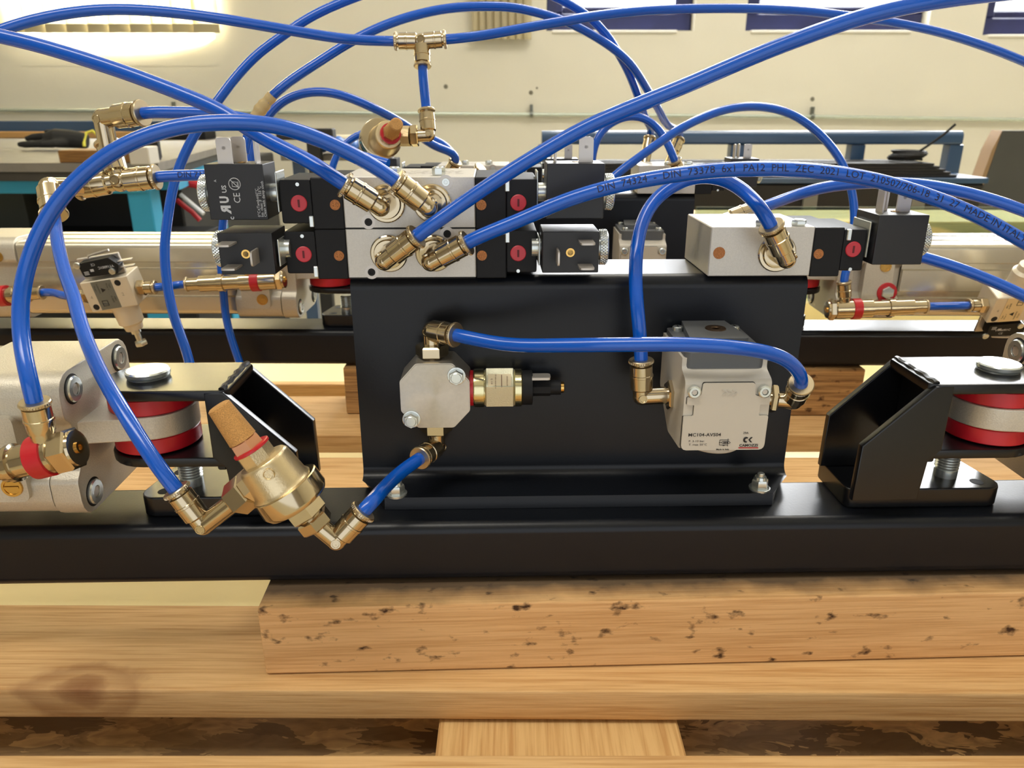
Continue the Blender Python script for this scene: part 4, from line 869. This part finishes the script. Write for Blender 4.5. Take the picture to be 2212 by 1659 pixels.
def cylinder(fr, s, label, length, far_cap):
    X = lambda t: CX + s * t
    yc, zc_, hy, hz = 320.0, -133.0, 30.5, 32.0
    th = Thing('pneumatic_cylinder', label, 'cylinder', fr, (X(240), yc, -165))
    # mounting flange with four lobed corners
    def fpoly(hy, hz, nt):
        e = 14
        base = [(-hy, -hz, 9), (hy, -hz, 9), (hy, -e, 4), (hy - nt, -e + 4, 3), (hy - nt, e - 4, 3), (hy, e, 4), (hy, hz, 9), (-hy, hz, 9), (-hy, e, 4), (-hy + nt, e - 4, 3), (-hy + nt, -e + 4, 3), (-hy, -e, 4)]
        return [(yc + a, zc_ + b) for a, b in rpoly(base, 4)]
    a, b = sorted((X(210), X(222))); fl_ = th.part('flange', M().prism(fpoly(hy, hz, 4.0), 'x', a, b, .8), CAST)
    a, b = sorted((X(222.3), X(258))); cap = M().prism(fpoly(hy - .6, hz - .8, 5.5), 'x', a, b, .8)
    ec = th.part('end_cap', cap, CAST)
    a, b = sorted((X(226), X(254)))
    th.part('port_pad', M().prism(rpoly([(a + 2, zc_ - 22, 3), (b - 4, zc_ - 22, 3), (b - 4, zc_ + 16, 3), (a + 2, zc_ + 16, 3)], 3)[::-1], 'y', yc - hy - 1.6, yc - hy + 6), CAST, ec)
    for dz, px in (((-15, 236),) if s < 0 else ((12, 243),)): th.part('brass_plug', M().lathe([(0, 4.4), (.8, 4.2), (.8, 3.2), (.4, 3.1), (.4, .01)], (X(px), yc - hy - 1.6, zc_ + dz), (0, -1, 0), 22).box(X(px) - 3.0, X(px) + 3.0, yc - hy - 2.5, yc - hy - 2.2, zc_ + dz - .4, zc_ + dz + .4), BRASS, ec, 'slotted brass plug')
    cz2 = 2 if s < 0 else -8
    th.part('cushion_screw', M().hexa((X(247), yc - hy - 1.6, zc_ + cz2), (X(247), yc - hy - 4.6, zc_ + cz2), 5.2), ZINC, ec)
    th.part('cushion_ring', M().lathe([(0, 7.6), (1.3, 7.4), (1.4, 5)], (X(247), yc - hy - 1.6, zc_ + cz2), (0, -1, 0), 24), REDP, ec, 'red cushion ring')
    for dy, dz in ((-1, 1), (1, 1), (-1, -1), (1, -1)):
        P = V((X(210), yc + dy * 20.5, zc_ + dz * 23.5)); dd = V((-s, 0, 0))
        th.part('bolt_seat', M().lathe([(.02, 6.4), (.1, 6.3)], P, dd, 24), HOLE, fl_)
        sc = th.part('socket_bolt', M().lathe([(0, 5.4), (.9, 5.5), (1.5, 5.0), (1.5, 2.7), (.5, 2.6), (.5, .01)], P, dd, 28), ZINC, fl_)
        th.part('hex_recess', M().hexa(P + dd * .3, P + dd * 1.0, 2.6, 0, .05), TIN, sc)
    # eye: tongue reaching from the flange to the pin
    px, R_, ez = X(188), 18.5, -129.0
    pl = [(px + R_ * math.sin(q), yc - R_ * math.cos(q)) for q in [math.pi * k / 16 for k in range(17)]]
    pl = [(px - s * (x - px), y) for x, y in pl]
    pl = pl + [(X(208), yc + 21), (X(212), yc + 24), (X(212), yc - 24), (X(208), yc - 21)]
    th.part('eye_tongue', M().prism(pl, 'z', ez - 5.2, ez + 5.2, .8), CAST, fl_)
    # profile barrel with grooves
    h = 28.5; pr = []
    for k4 in range(4):
        ca, sa = math.cos(k4 * math.pi / 2), math.sin(k4 * math.pi / 2)
        side = rpoly([(-h, -h + 9), (-h, -h, 8), (-h + 9, -h)], 5)[1:-1] + [(-14, -h), (-13, -h + 2.5), (-9, -h + 2.5), (-8, -h), (-4, -h - .0), (4, -h), (8, -h), (9, -h + 2.5), (13, -h + 2.5), (14, -h)]
        pr += [(yc + a * ca - b * sa, zc_ + a * sa + b * ca) for a, b in side]
    a, b = sorted((X(258.3), X(258 + length))); th.part('barrel', M().prism(pr, 'x', a, b), PROF)
    if far_cap:
        a, b = sorted((X(258.3 + length), X(300 + length))); th.part('end_cap', M().prism(fpoly(hy, hz, 5.5), 'x', a, b, .8), CAST)
        th.part('brass_plug', M().lathe([(0, 4.4), (.8, 4.2), (.8, 3.0)], (X(272 + length), yc - hy - .2, zc_ + 18), (0, -1, 0), 20), BRASS)
    return th, ec
def clevis(fr, s, label):
    X = lambda t: CX + s * t
    def xr(a, b): return sorted((X(a), X(b)))
    th = Thing('clevis_bracket', label, 'bracket', fr, (X(160), 322, -177))
    base = [(X(125), 312, 4), (X(200), 312, 7), (X(194), 347, 5), (X(125), 347, 4)]
    if s < 0: base = base[::-1]
    bp2 = th.part('base_plate', M().prism(rpoly(base, 4), 'z', -176.6, -166.8, .8), BLACKG)
    def side(y0, y1):
        pl = [(X(150), -112.4), (X(158), -112.4), (X(158), -142), (X(153), -147), (X(151.5), -166.6), (X(122), -166.6), (X(122.5), -140)]
        return M().prism(pl if s > 0 else pl[::-1], 'y', y0, y1, .7)
    th.part('side_plate', side(301, 305), BLACKG); th.part('side_plate', side(336, 340), BLACKG)
    a, b = xr(154.2, 158.2); th.part('web', M().box(a, b, 305.2, 335.8, -150, -112.2, .6), BLACKG)
    def tongue(z0, z1):
        q = [(X(188) + s * 19 * math.sin(t), 320.5 + 19.3 * math.cos(t)) for t in [math.pi * k / 14 for k in range(15)]]
        pl = q + [(X(152), 301.2), (X(148), 304), (X(148), 337), (X(152), 339.8)]
        return M().prism(pl, 'z', z0, z1, .9)
    th.part('tongue', tongue(-116.4, -111.6), BLACKG); th.part('tongue', tongue(-146.6, -142.2), BLACKG)
    th.part('weld_seam', M().path([(X(151) + .4 * math.sin(k * 2.1), 303 + k * 2.7, -112.0 + .3 * math.sin(k * 1.7)) for k in range(14)], 1.5, 8), BLACKG)
    px = X(188)
    pin = th.part('pin', M().lathe([(-35, 6), (.2, 6)], (px, 320, -111.4), (0, 0, 1), 24).lathe([(.1, 8.6), (.9, 8.9), (1.0, 8.2), (1.4, 9.1), (2.9, 9.2), (3.5, 8.6), (3.6, .4), (3.3, .01)], (px, 320, -111.6), (0, 0, 1), 36), ZINC, None, 'zinc plated pin')
    for z0, z1 in ((-123.7, -116.6), (-141.5, -134.4)):
        th.part('spacer_ring', M().lathe([(z0, 6.2), (z0, 17.6), (z0 + .4, 18), (z1 - .4, 18), (z1, 17.6), (z1, 6.2)], (px, 320.5, 0), (0, 0, 1), 44), REDP, None, 'red plastic spacer ring')
    sx = X(178) if s > 0 else X(179)
    st = M(); pr = [(-9, 5.2)]
    for k in range(7): pr += [(-166.8 + 4 + k * 1.35 + 166.8, 4.7), (4.65 + k * 1.35, 5.35)]
    pr = [(-1, 5.2), (3.8, 5.2)] + pr[1:] + [(13.6, 4.4)]
    th.part('stud', st.lathe(pr, (sx, 326, -166.8), (0, 0, 1), 28), ZINC, None, 'threaded zinc plated stud')
    [th.part('screw_hole', M().lathe([(0.05, 3.0), (.1, 2.9), (.1, 2.3), (-.4, 2.2)], (X(189), y, -166.8), (0, 0, 1), 18), HOLE, bp2) for y in (318.5, 338)]
    return th
c1, e1 = cylinder(F, -1, 'aluminium cylinder end with lobed flange at the front left', 200, False)
q1, q2 = F.y(-40, 1017, 268), F.y(163, 968, 268)
flow_control(c1, F, q1, q2, (F.y(104, 982, 268), F.y(74, 866, 266)), 'FL', .335, 7.0, True, 1.06, (F.y(20, 1005, 272), F.y(20, 990, 290)))
clevis(F, -1, 'glossy black clevis bracket at the left end of the front beam')
cylinder(F, 1, 'aluminium cylinder end cut off by the right edge, front machine', 200, False)
clevis(F, 1, 'glossy black clevis bracket at the right end of the front beam')
c2, e2 = cylinder(R, -1, 'long aluminium profile cylinder of the rear machine at the left', 165, True)
flow_control(c2, R, R.y(407, 614, 275), R.y(612, 604, 275), (R.y(540, 606, 275), R.y(539, 575, 274)), 'RL', .285, 4.5, True, 1.0, (R.y(480, 610, 276), R.y(480, 606, 289)))
flow_control(c2, R, R.y(88, 632, 275), R.y(-70, 646, 275), None, 'RX', .5, 4.5, True, 1.0, (R.y(20, 640, 276), R.y(20, 634, 289)))
clevis(R, -1, 'black clevis bracket of the rear machine at the left, half hidden')
c3, e3 = cylinder(R, 1, 'long aluminium profile cylinder of the rear machine at the right', 190, True)
flow_control(c3, R, R.y(1997, 662, 275), R.y(1789, 669, 275), (R.y(1826, 668, 275), R.y(1823, 607, 275)), 'RR', .285, 4.5, True, 1.0, (R.y(1900, 665, 276), R.y(1900, 655, 289)))
clevis(R, 1, 'black clevis bracket of the rear machine at the right, half hidden')

# ================================================================ switch valves hanging between the rear hoses
def switch_valve(label, c, roll, flip, keys, label_mat, pitch=0.0, k=1.0):
    """white block with a black microswitch, an adjusting screw opposite and two push-in stubs; local x/z in the block face"""
    m = T(c) @ Matrix.Rotation(roll, 4, 'Y') @ Matrix.Rotation(pitch, 4, 'X')
    fr = Frame(T((0, 0, ZC)) @ m); th = Thing('pressure_switch_valve', label, 'valve', fr, (0, 0, 0)); s = flip
    blk = th.part('block', M().box(-17.5, 17.5, -9, 12, -11.5, 11.5, .5), mat('white_anodised_block', (214, 204, 184), .45, .3) if 'white_anodised_block' not in bpy.data.materials else bpy.data.materials['white_anodised_block'])
    th.part('back_plate', M().box(-17, 14, -1, 1.5, 11.6 if s > 0 else -27, 27 if s > 0 else -11.6, .4), TIN)
    z = lambda a: s * a
    def zr(a, b): return sorted((s * a, s * b))
    lo, hi = zr(14, 26.5); ms = th.part('microswitch', M().prism(rpoly([(-12.5, lo + 1, 2), (12.5, lo, 2), (15.5, (lo + hi) / 2, 1), (10, hi, 2), (-13, hi - 1, 1)], 2)[::-1], 'y', -8.5, -1.2), PLASM, None, 'black microswitch')
    for x, a in ((-13.5, 24.5), (9.5, 16.5)): th.part('switch_screw', M().lathe([(0, 2.4), (1.3, 2.3), (1.5, 1.8)], (x, -8.5, z(a)), (0, -1, 0), 16).box(x - 2, x + 2, -10.15, -9.95, z(a) - .3, z(a) + .3), ZINC, ms)
    for x, zz in ((16, 21.5), (16, 17)): th.part('terminal', M().box(x - 2, x + 8, -6, -2, min(z(zz), z(zz + .8)), max(z(zz), z(zz + .8)), .3), TIN, ms)
    lv = [(-5.5, -5, z(27)), (-5, -5, z(29)), (0, -5, z(29.8)), (11, -5, z(31))]; th.part('lever', M().path(lv, .9, 6), TIN, ms)
    t = M(); yy = -8.62; ud = (0, 0, s); rd = (s, 0, 0)
    if s > 0: ud, rd = (0, 0, -1), (-1, 0, 0)
    else: ud, rd = (0, 0, 1), (1, 0, 0)
    t.text('VT16001C', 2.6, (6.0, yy, z(20.3)), rd, ud, bold=.02) if s > 0 else t.text('VT16001C', 2.6, (-2, yy, z(20)), rd, ud, bold=.02)
    t.text('CE', 2.6, (-2.5, yy, z(23.3)), rd, ud)
    for q in range(3): t.quad((-11, yy, z(16.5 + q)), (-7.5, yy, z(16.5 + q)), (-7.5, yy, z(17 + q)), (-11, yy, z(17 + q)))
    t.quad((-6, yy, z(18.3)), (-3.4, yy, z(18.3)), (-3.4, yy, z(20.2)), (-6, yy, z(20.2))); th.part('lettering', t, WHITE, ms)
    hx = -1; th.part('spring_housing', M().lathe([(0, 9.4), (15, 9.0), (17, 7.0), (21, 6.4)], (2, 1, z(-11.5)), (0, 0, -s), 28), bpy.data.materials['white_anodised_block'])
    sc = th.part('adjusting_screw', M().lathe([(20.5, 3.8), (24.5, 3.6), (24.5, 2.2), (31.5, 2.2)], (2, 1, z(-11.5)), (0, 0, -s), 18).hexa((2, 1, z(-43)), (2, 1, z(-46.5)), 4.8), ZINC, None, 'zinc adjusting screw')
    # label plate with print
    lm = M().box(-9.6, 5.2, -9.25, -9.02, -11, 11); lp = th.part('label', lm, label_mat)
    t = M(); y2 = -9.34
    t.text('Type', 1.7, (3.4, y2, 6.5), (0, 0, -1), (1, 0, 0)); t.text('Pmax =', 1.7, (1.4, y2, 6.0), (0, 0, -1), (1, 0, 0)); t.text('WARNING', 1.6, (-5.6, y2, 5.6), (0, 0, -1), (1, 0, 0)); t.text('Danger', 1.5, (-7.8, y2, 5.8), (0, 0, -1), (1, 0, 0))
    t.text('6001', 1.8, (3.4, y2, -3.6), (0, 0, -1), (1, 0, 0)); t.text('10 BAR', 1.8, (1.4, y2, -3.6), (0, 0, -1), (1, 0, 0)); t.add([(-.6, y2, 4.0), (-3.8, y2, 2.2), (-3.8, y2, 5.8)], [[0, 1, 2]])
    for (x0, z0, x1, z1) in ((-7, -4, -3, -4), (-7, -8, -3, -8), (-7, -4, -7, -8), (-3, -4, -3, -8), (-7, -6, -3, -7)): t.path([(x0, y2, z0), (x1, y2, z1)], .2, 4)
    if s < 0: t.v = [V((-p.x - 4.4, p.y, -p.z)) for p in t.v]
    th.part('lettering', t, INKK, lp)
    n = M(); n.text('4', 3.6, (-13.2, -9.1, -.5), (1, 0, 0), (0, 0, 1)); n.text('2', 3.6, (10, -9.1, -1.5), (1, 0, 0), (0, 0, 1)); th.part('port_number', n, mat('faint_print', (150, 142, 126), .7) if 'faint_print' not in bpy.data.materials else bpy.data.materials['faint_print'], blk)
    for x, zz in ((9.5, 7.5), (-13, -8)): th.part('screw_hole', M().lathe([(.02, 2.3), (.1, 2.2)], (x, -9, zz), (0, -1, 0), 18), HOLE, blk)
    for sx, key in ((-1, keys[0]), (1, keys[1])):
        P = V((sx * 17.5, 0, -1.5)); dv = V((sx, 0, 0))
        if roll: dv = Matrix.Rotation(-roll * .75, 3, 'Y') @ dv
        f = th.part('push_in_stub', M().hexa(P, P + dv * 5.5, 6.0).lathe([(5, 4.6), (10.6, 4.6), (10.8, 4.1), (11.8, 4.1)], P, dv, 24), NICK)
        q = M(); collar_mesh(q, P, dv, 13.4, .93); th.part('release_collar', q, NICKD, f); mouth(key, fr, P + dv * 13.4, dv)
GREYL = mat('grey_foil_label', (124, 128, 124), .35, .5)
p = W.y(247, 626, 556); switch_valve('white switch valve with black microswitch hanging upright between the left rear hoses', p, math.radians(-9), 1, ('W1A', 'W1B'), GREYL, math.radians(9))
p = W.y(2182, 652, 556); switch_valve('cream switch valve with its microswitch underneath at the right edge', p, math.radians(-4), -1, ('W2A', 'W2B'), mat('cream_label', (226, 200, 150), .5), math.radians(24))

# ================================================================ hoses
def spline(pts, n=14):
    P = [V(p) for p in pts]; P = [P[0] * 2 - P[1]] + P + [P[-1] * 2 - P[-2]]; out = []
    for i in range(1, len(P) - 2):
        a, b, c, d = P[i - 1:i + 3]
        t0 = 0; t1 = (b - a).length ** .5; t2 = t1 + (c - b).length ** .5; t3 = t2 + (d - c).length ** .5
        for k in range(n):
            t = t1 + (t2 - t1) * k / n
            A1 = a * ((t1 - t) / (t1 - t0)) + b * ((t - t0) / (t1 - t0)); A2 = b * ((t2 - t) / (t2 - t1)) + c * ((t - t1) / (t2 - t1)); A3 = c * ((t3 - t) / (t3 - t2)) + d * ((t - t2) / (t3 - t2))
            B1 = A1 * ((t2 - t) / (t2 - t0)) + A2 * ((t - t0) / (t2 - t0)); B2 = A2 * ((t3 - t) / (t3 - t1)) + A3 * ((t - t1) / (t3 - t1))
            out.append(B1 * ((t2 - t) / (t2 - t1)) + B2 * ((t - t1) / (t2 - t1)))
    out.append(P[-2]); return out
def smooth_path(P, it=6):
    for _ in range(it):
        P = [P[0]] + [P[i] * .5 + (P[i - 1] + P[i + 1]) * .25 for i in range(1, len(P) - 1)] + [P[-1]]
    return P
def hose(label, pts, r=3.0, text=None, tx=0, size=3.2):
    """pts: (px, py, depth in mm) or the key of a fitting mouth"""
    q = []
    for i, p in enumerate(pts):
        if isinstance(p, str):
            m_, d = MOUTH[p]
            q += [m_ - d * 7, m_, m_ + d * 5] if i == 0 else [m_ + d * 5, m_, m_ - d * 7]
        else: q.append(at(*p))
    P = spline(q); S = [0]
    for i in range(1, len(P)): S.append(S[-1] + (P[i] - P[i - 1]).length)
    N = max(24, int(S[-1] / 2.2)); Q_ = []; j = 0
    for k in range(N + 1):
        s = S[-1] * k / N
        while j < len(S) - 2 and S[j + 1] < s: j += 1
        Q_.append(P[j].lerp(P[j + 1], (s - S[j]) / max(S[j + 1] - S[j], 1e-6)))
    a = 3 if isinstance(pts[0], str) else 0; b = 3 if isinstance(pts[-1], str) else 0
    P = Q_[:a] + smooth_path(Q_[a:len(Q_) - b], 14) + Q_[len(Q_) - b:]; P = smooth_path(P, 2)
    o = solo('air_hose', label, 'hose', M().path(P, r, 16), BLUE, smooth=60)
    if text:
        S = [0]
        for i in range(1, len(P)): S.append(S[-1] + (P[i] - P[i - 1]).length)
        # start of the print: the arc position nearest the pixel column tx
        def pxof(p):
            v = p - CAM; f = v.y * CT - v.z * ST; return 1106 + FPX * v.x / f
        i0 = min(range(len(P)), key=lambda i: abs(pxof(P[i]) - tx)); s0 = S[i0]
        vs, fs = glyphs(text, size, 'LEFT', 0); v = []
        bm = bmesh.new(); bv = [bm.verts.new((a, b, 0)) for a, b in vs]
        for f in fs: bm.faces.new([bv[i] for i in f])
        for k in range(-12, 13): bmesh.ops.bisect_plane(bm, geom=bm.verts[:] + bm.edges[:] + bm.faces[:], plane_co=(0, k * .3, 0), plane_no=(0, 1, 0))
        bm.verts.index_update(); vs = [(q.co.x, q.co.y) for q in bm.verts]; fs = [[q.index for q in f.verts] for f in bm.faces]; bm.free()
        for a, b in vs:
            s = min(max(s0 + a, 0), S[-1] - .01); i = max(j for j in range(len(S)) if S[j] <= s) if False else __import__('bisect').bisect_right(S, s) - 1
            i = min(i, len(P) - 2); t = (s - S[i]) / max(S[i + 1] - S[i], 1e-6); p = P[i].lerp(P[i + 1], t); tg = (P[i + 1] - P[i]).normalized()
            c = (CAM - P[i0]); c = (c - tg * c.dot(tg)).normalized(); up = c.cross(tg)
            if up.z < 0: up = -up
            ang = b / (r + .05) + .12; v.append(p + (c * math.cos(ang) + up * math.sin(ang)) * (r + .06))
        m = M(); m.add(v, fs); under(o, 'hose_print', m, INK)
    return o
hose('blue hose from the upper valve leaving the picture at the left edge', ['U0', (680, 354, 313), (608, 319, 314), (541, 283, 315), (488, 245, 316), (380, 198, 318), (285, 162, 320), (190, 130, 320), (80, 97, 320), (0, 78, 320), (-120, 52, 320)])
hose('blue hose arching from the upper valve down to the front left flow control', ['U1', (771, 338, 306), (690, 300, 300), (600, 271, 294), (488, 264, 289), (380, 274, 286), (271, 312, 285), (190, 366, 286), (122, 438, 287), (77, 520, 288), (50, 606, 288), (43, 671, 287), (46, 735, 285), (58, 800, 280), 'FLN'])
hose('blue hose rising from the lower valve to the top right corner', ['L0', (980, 453, 317), (1050, 404, 314), (1158, 336, 310), (1267, 274, 307), (1375, 228, 304), (1484, 184, 302), (1650, 113, 298), (1775, 66, 295), (1883, 31, 292), (2019, 3, 290), (2150, -14, 290), (2300, -30, 290)])
hose('blue hose with long black print running to the right edge', ['L1', (1113, 480, 317), (1221, 433, 313), (1330, 401, 310), (1438, 381, 308), (1520, 370, 306), (1613, 365, 307), (1745, 368, 308), (1878, 386, 310), (2010, 425, 312), (2110, 465, 313), (2212, 522, 314), (2330, 590, 315)], 3.0,
     'DIN  74324  -  DIN  73378  6x1  PA12  PHL  ZEC  2021  LOT  210507/706-18  31  27  MADE IN ITALY', 1288, 4.2)
hose('blue hose looping from the right valve down to the printed grey valve', ['S0', (1640, 446, 321), (1606, 410, 327), (1563, 386, 334), (1513, 379, 340), (1465, 393, 343), (1411, 433, 344), (1384, 487, 341), (1375, 541, 337), (1372, 595, 334), (1375, 650, 332), (1381, 710, 332), 'ML'])
hose('blue hose running level across the front plate', ['BT', (1049, 738, 330), (1116, 746, 324), (1207, 746, 318), (1300, 745, 312), (1390, 744, 309), (1481, 744, 307), (1571, 749, 306), (1655, 760, 310), (1708, 780, 316), 'MR'])
hose('short blue hose linking the octagonal block to the front exhaust valve', ['BB', (874, 1012, 342), (836, 1048, 325), 'QB'])
hose('blue hose hanging from the left elbow to the front exhaust valve', ['E2', (122, 510, 378), (136, 576, 362), (160, 644, 345), (176, 705, 332), (217, 805, 314), (271, 897, 302), (325, 984, 296), 'QL'])
hose('blue hose running right from the upper left elbow behind the big arch', ['E1', (380, 243, 400), (447, 244, 402), (520, 254, 404), (600, 276, 404), (690, 306, 404), (770, 336, 404), (838, 356, 402)])
hose('short blue hose from the left tee behind the printed coil', ['T2R', (400, 379, 416), (456, 378, 416), (560, 380, 416)], 3.0, 'DIN 73378', 383, 4.4)
hose('blue hose looping from behind the printed coil over the top edge to the rear valve', [(425, 860, 486), (410, 785, 484), (396, 739, 484), (380, 698, 484), (366, 644, 484), (358, 590, 484), (355, 536, 484), (361, 481, 484), (369, 427, 484), (380, 380, 484), (415, 300, 484), (475, 212, 486), (500, 178, 488), (554, 119, 490), (608, 79, 492), (663, 41, 495), (744, 3, 500), (880, -40, 510), (1050, -55, 525), (1202, -5, 540), (1267, 33, 550), (1308, 72, 558), (1335, 114, 565), (1356, 152, 575), (1375, 200, 590), (1392, 250, 615), 'RT0'])
hose('blue hose from the tape wrapped joint over to the rear valve', [(528, 330, 492), (538, 280, 490), (560, 240, 488), (589, 206, 486), (636, 168, 486), (690, 133, 488), (744, 98, 490), (825, 57, 496), (907, 30, 502), (988, 16, 510), (1100, 15, 520), (1131, 20, 524), (1213, 43, 535), (1267, 68, 545), (1321, 102, 555), (1362, 138, 565), (1390, 180, 580), (1418, 228, 600), (1440, 268, 630), 'RT1'])
tp = smooth_path(spline([at(*q) for q in ((537, 283, 490), (558, 243, 488.3), (589, 206, 486.2))]), 3)
solo('tape_wrap', 'crumpled beige tape wrapped round a hose above the printed coil', 'tape', M().path(tp, [3.75 + .2 * math.sin(i * 1.3) + .35 * math.sin(i * .45) for i in range(len(tp))], 12), TAPE)
hose('blue arch behind the exhaust valve joining coil and rear valve', [(540, 360, 522), (548, 312, 520), (562, 275, 520), (579, 250, 520), (608, 220, 520), (649, 202, 520), (703, 198, 522), (758, 212, 525), (812, 236, 530), (880, 273, 555), (938, 316, 580), 'V0'])
hose('low blue arch passing behind the rear exhaust valve', [(716, 372, 640), (722, 345, 640), (740, 317, 640), (765, 295, 640), (800, 284, 640), (850, 280, 642), (905, 290, 645), (940, 302, 648), (968, 318, 650), (985, 345, 650)])
hose('blue hose from the upper tee to the left edge', ['T1L', (744, 84, 468), (676, 74, 462), (600, 61, 456), (461, 38, 446), (353, 25, 440), (244, 20, 434), (163, 26, 428), (81, 41, 422), (8, 63, 418), (-70, 95, 414)])
hose('blue hose from the upper tee to the right edge', ['T1R', (1040, 77, 485), (1158, 56, 495), (1240, 42, 502), (1321, 30, 508), (1430, 21, 516), (1565, 18, 522), (1660, 20, 526), (1748, 25, 530), (1856, 38, 534), (1938, 50, 538), (2046, 74, 540), (2155, 110, 542), (2230, 141, 544), (2330, 190, 546)])
hose('short upright blue hose between the upper tee and its elbow', ['T1D', (916, 190, 480), 'EX'])
hose('small blue arch over the rear single valve', [(1277, 400, 590), (1278, 350, 588), (1289, 300, 586), (1318, 266, 586), (1362, 250, 586), (1392, 254, 588), (1416, 272, 590), (1438, 301, 592), 'RS0'])
hose('wide blue arch from behind the coil down to the rear right flow control', [(1300, 410, 530), (1327, 380, 530), (1375, 344, 532), (1430, 304, 535), (1484, 270, 538), (1565, 237, 545), (1633, 230, 552), (1693, 240, 558), (1734, 260, 562), (1775, 294, 566), (1804, 328, 568), (1824, 362, 570), (1840, 412, 572), (1846, 460, 574), (1842, 520, 575), (1832, 575, 575), 'RRN'])
hose('blue hose leaving the back of the right valve to the right edge', ['SB', (1712, 424, 402), (1778, 405, 402), (1845, 397, 402), (1918, 394, 402), (1992, 399, 400), (2073, 413, 398), (2154, 435, 396), (2230, 462, 394), (2320, 500, 392)])
hose('blue hose sloping down right from behind the right coil', [(1900, 530, 412), (1940, 540, 412), (1987, 554, 410), (2043, 570, 408), (2143, 607, 404), (2212, 639, 401), (2310, 690, 398)])
hose('blue hose dropping in front of the rear beam beside the clevis', [(486, 450, 567), (478, 520, 576.5), (477, 576, 584), (482, 620, 589), (488, 685, 596), (502, 739, 601), (521, 792, 606), (545, 860, 612)])
hose('stub of blue hose between rear flow control and white switch valve', ['RLM', 'W1B'])
hose('stub of blue hose between white switch valve and left cylinder end', ['RXM', 'W1A'])
hose('stub of blue hose between right flow control and cream switch valve', ['RRM', 'W2A'])
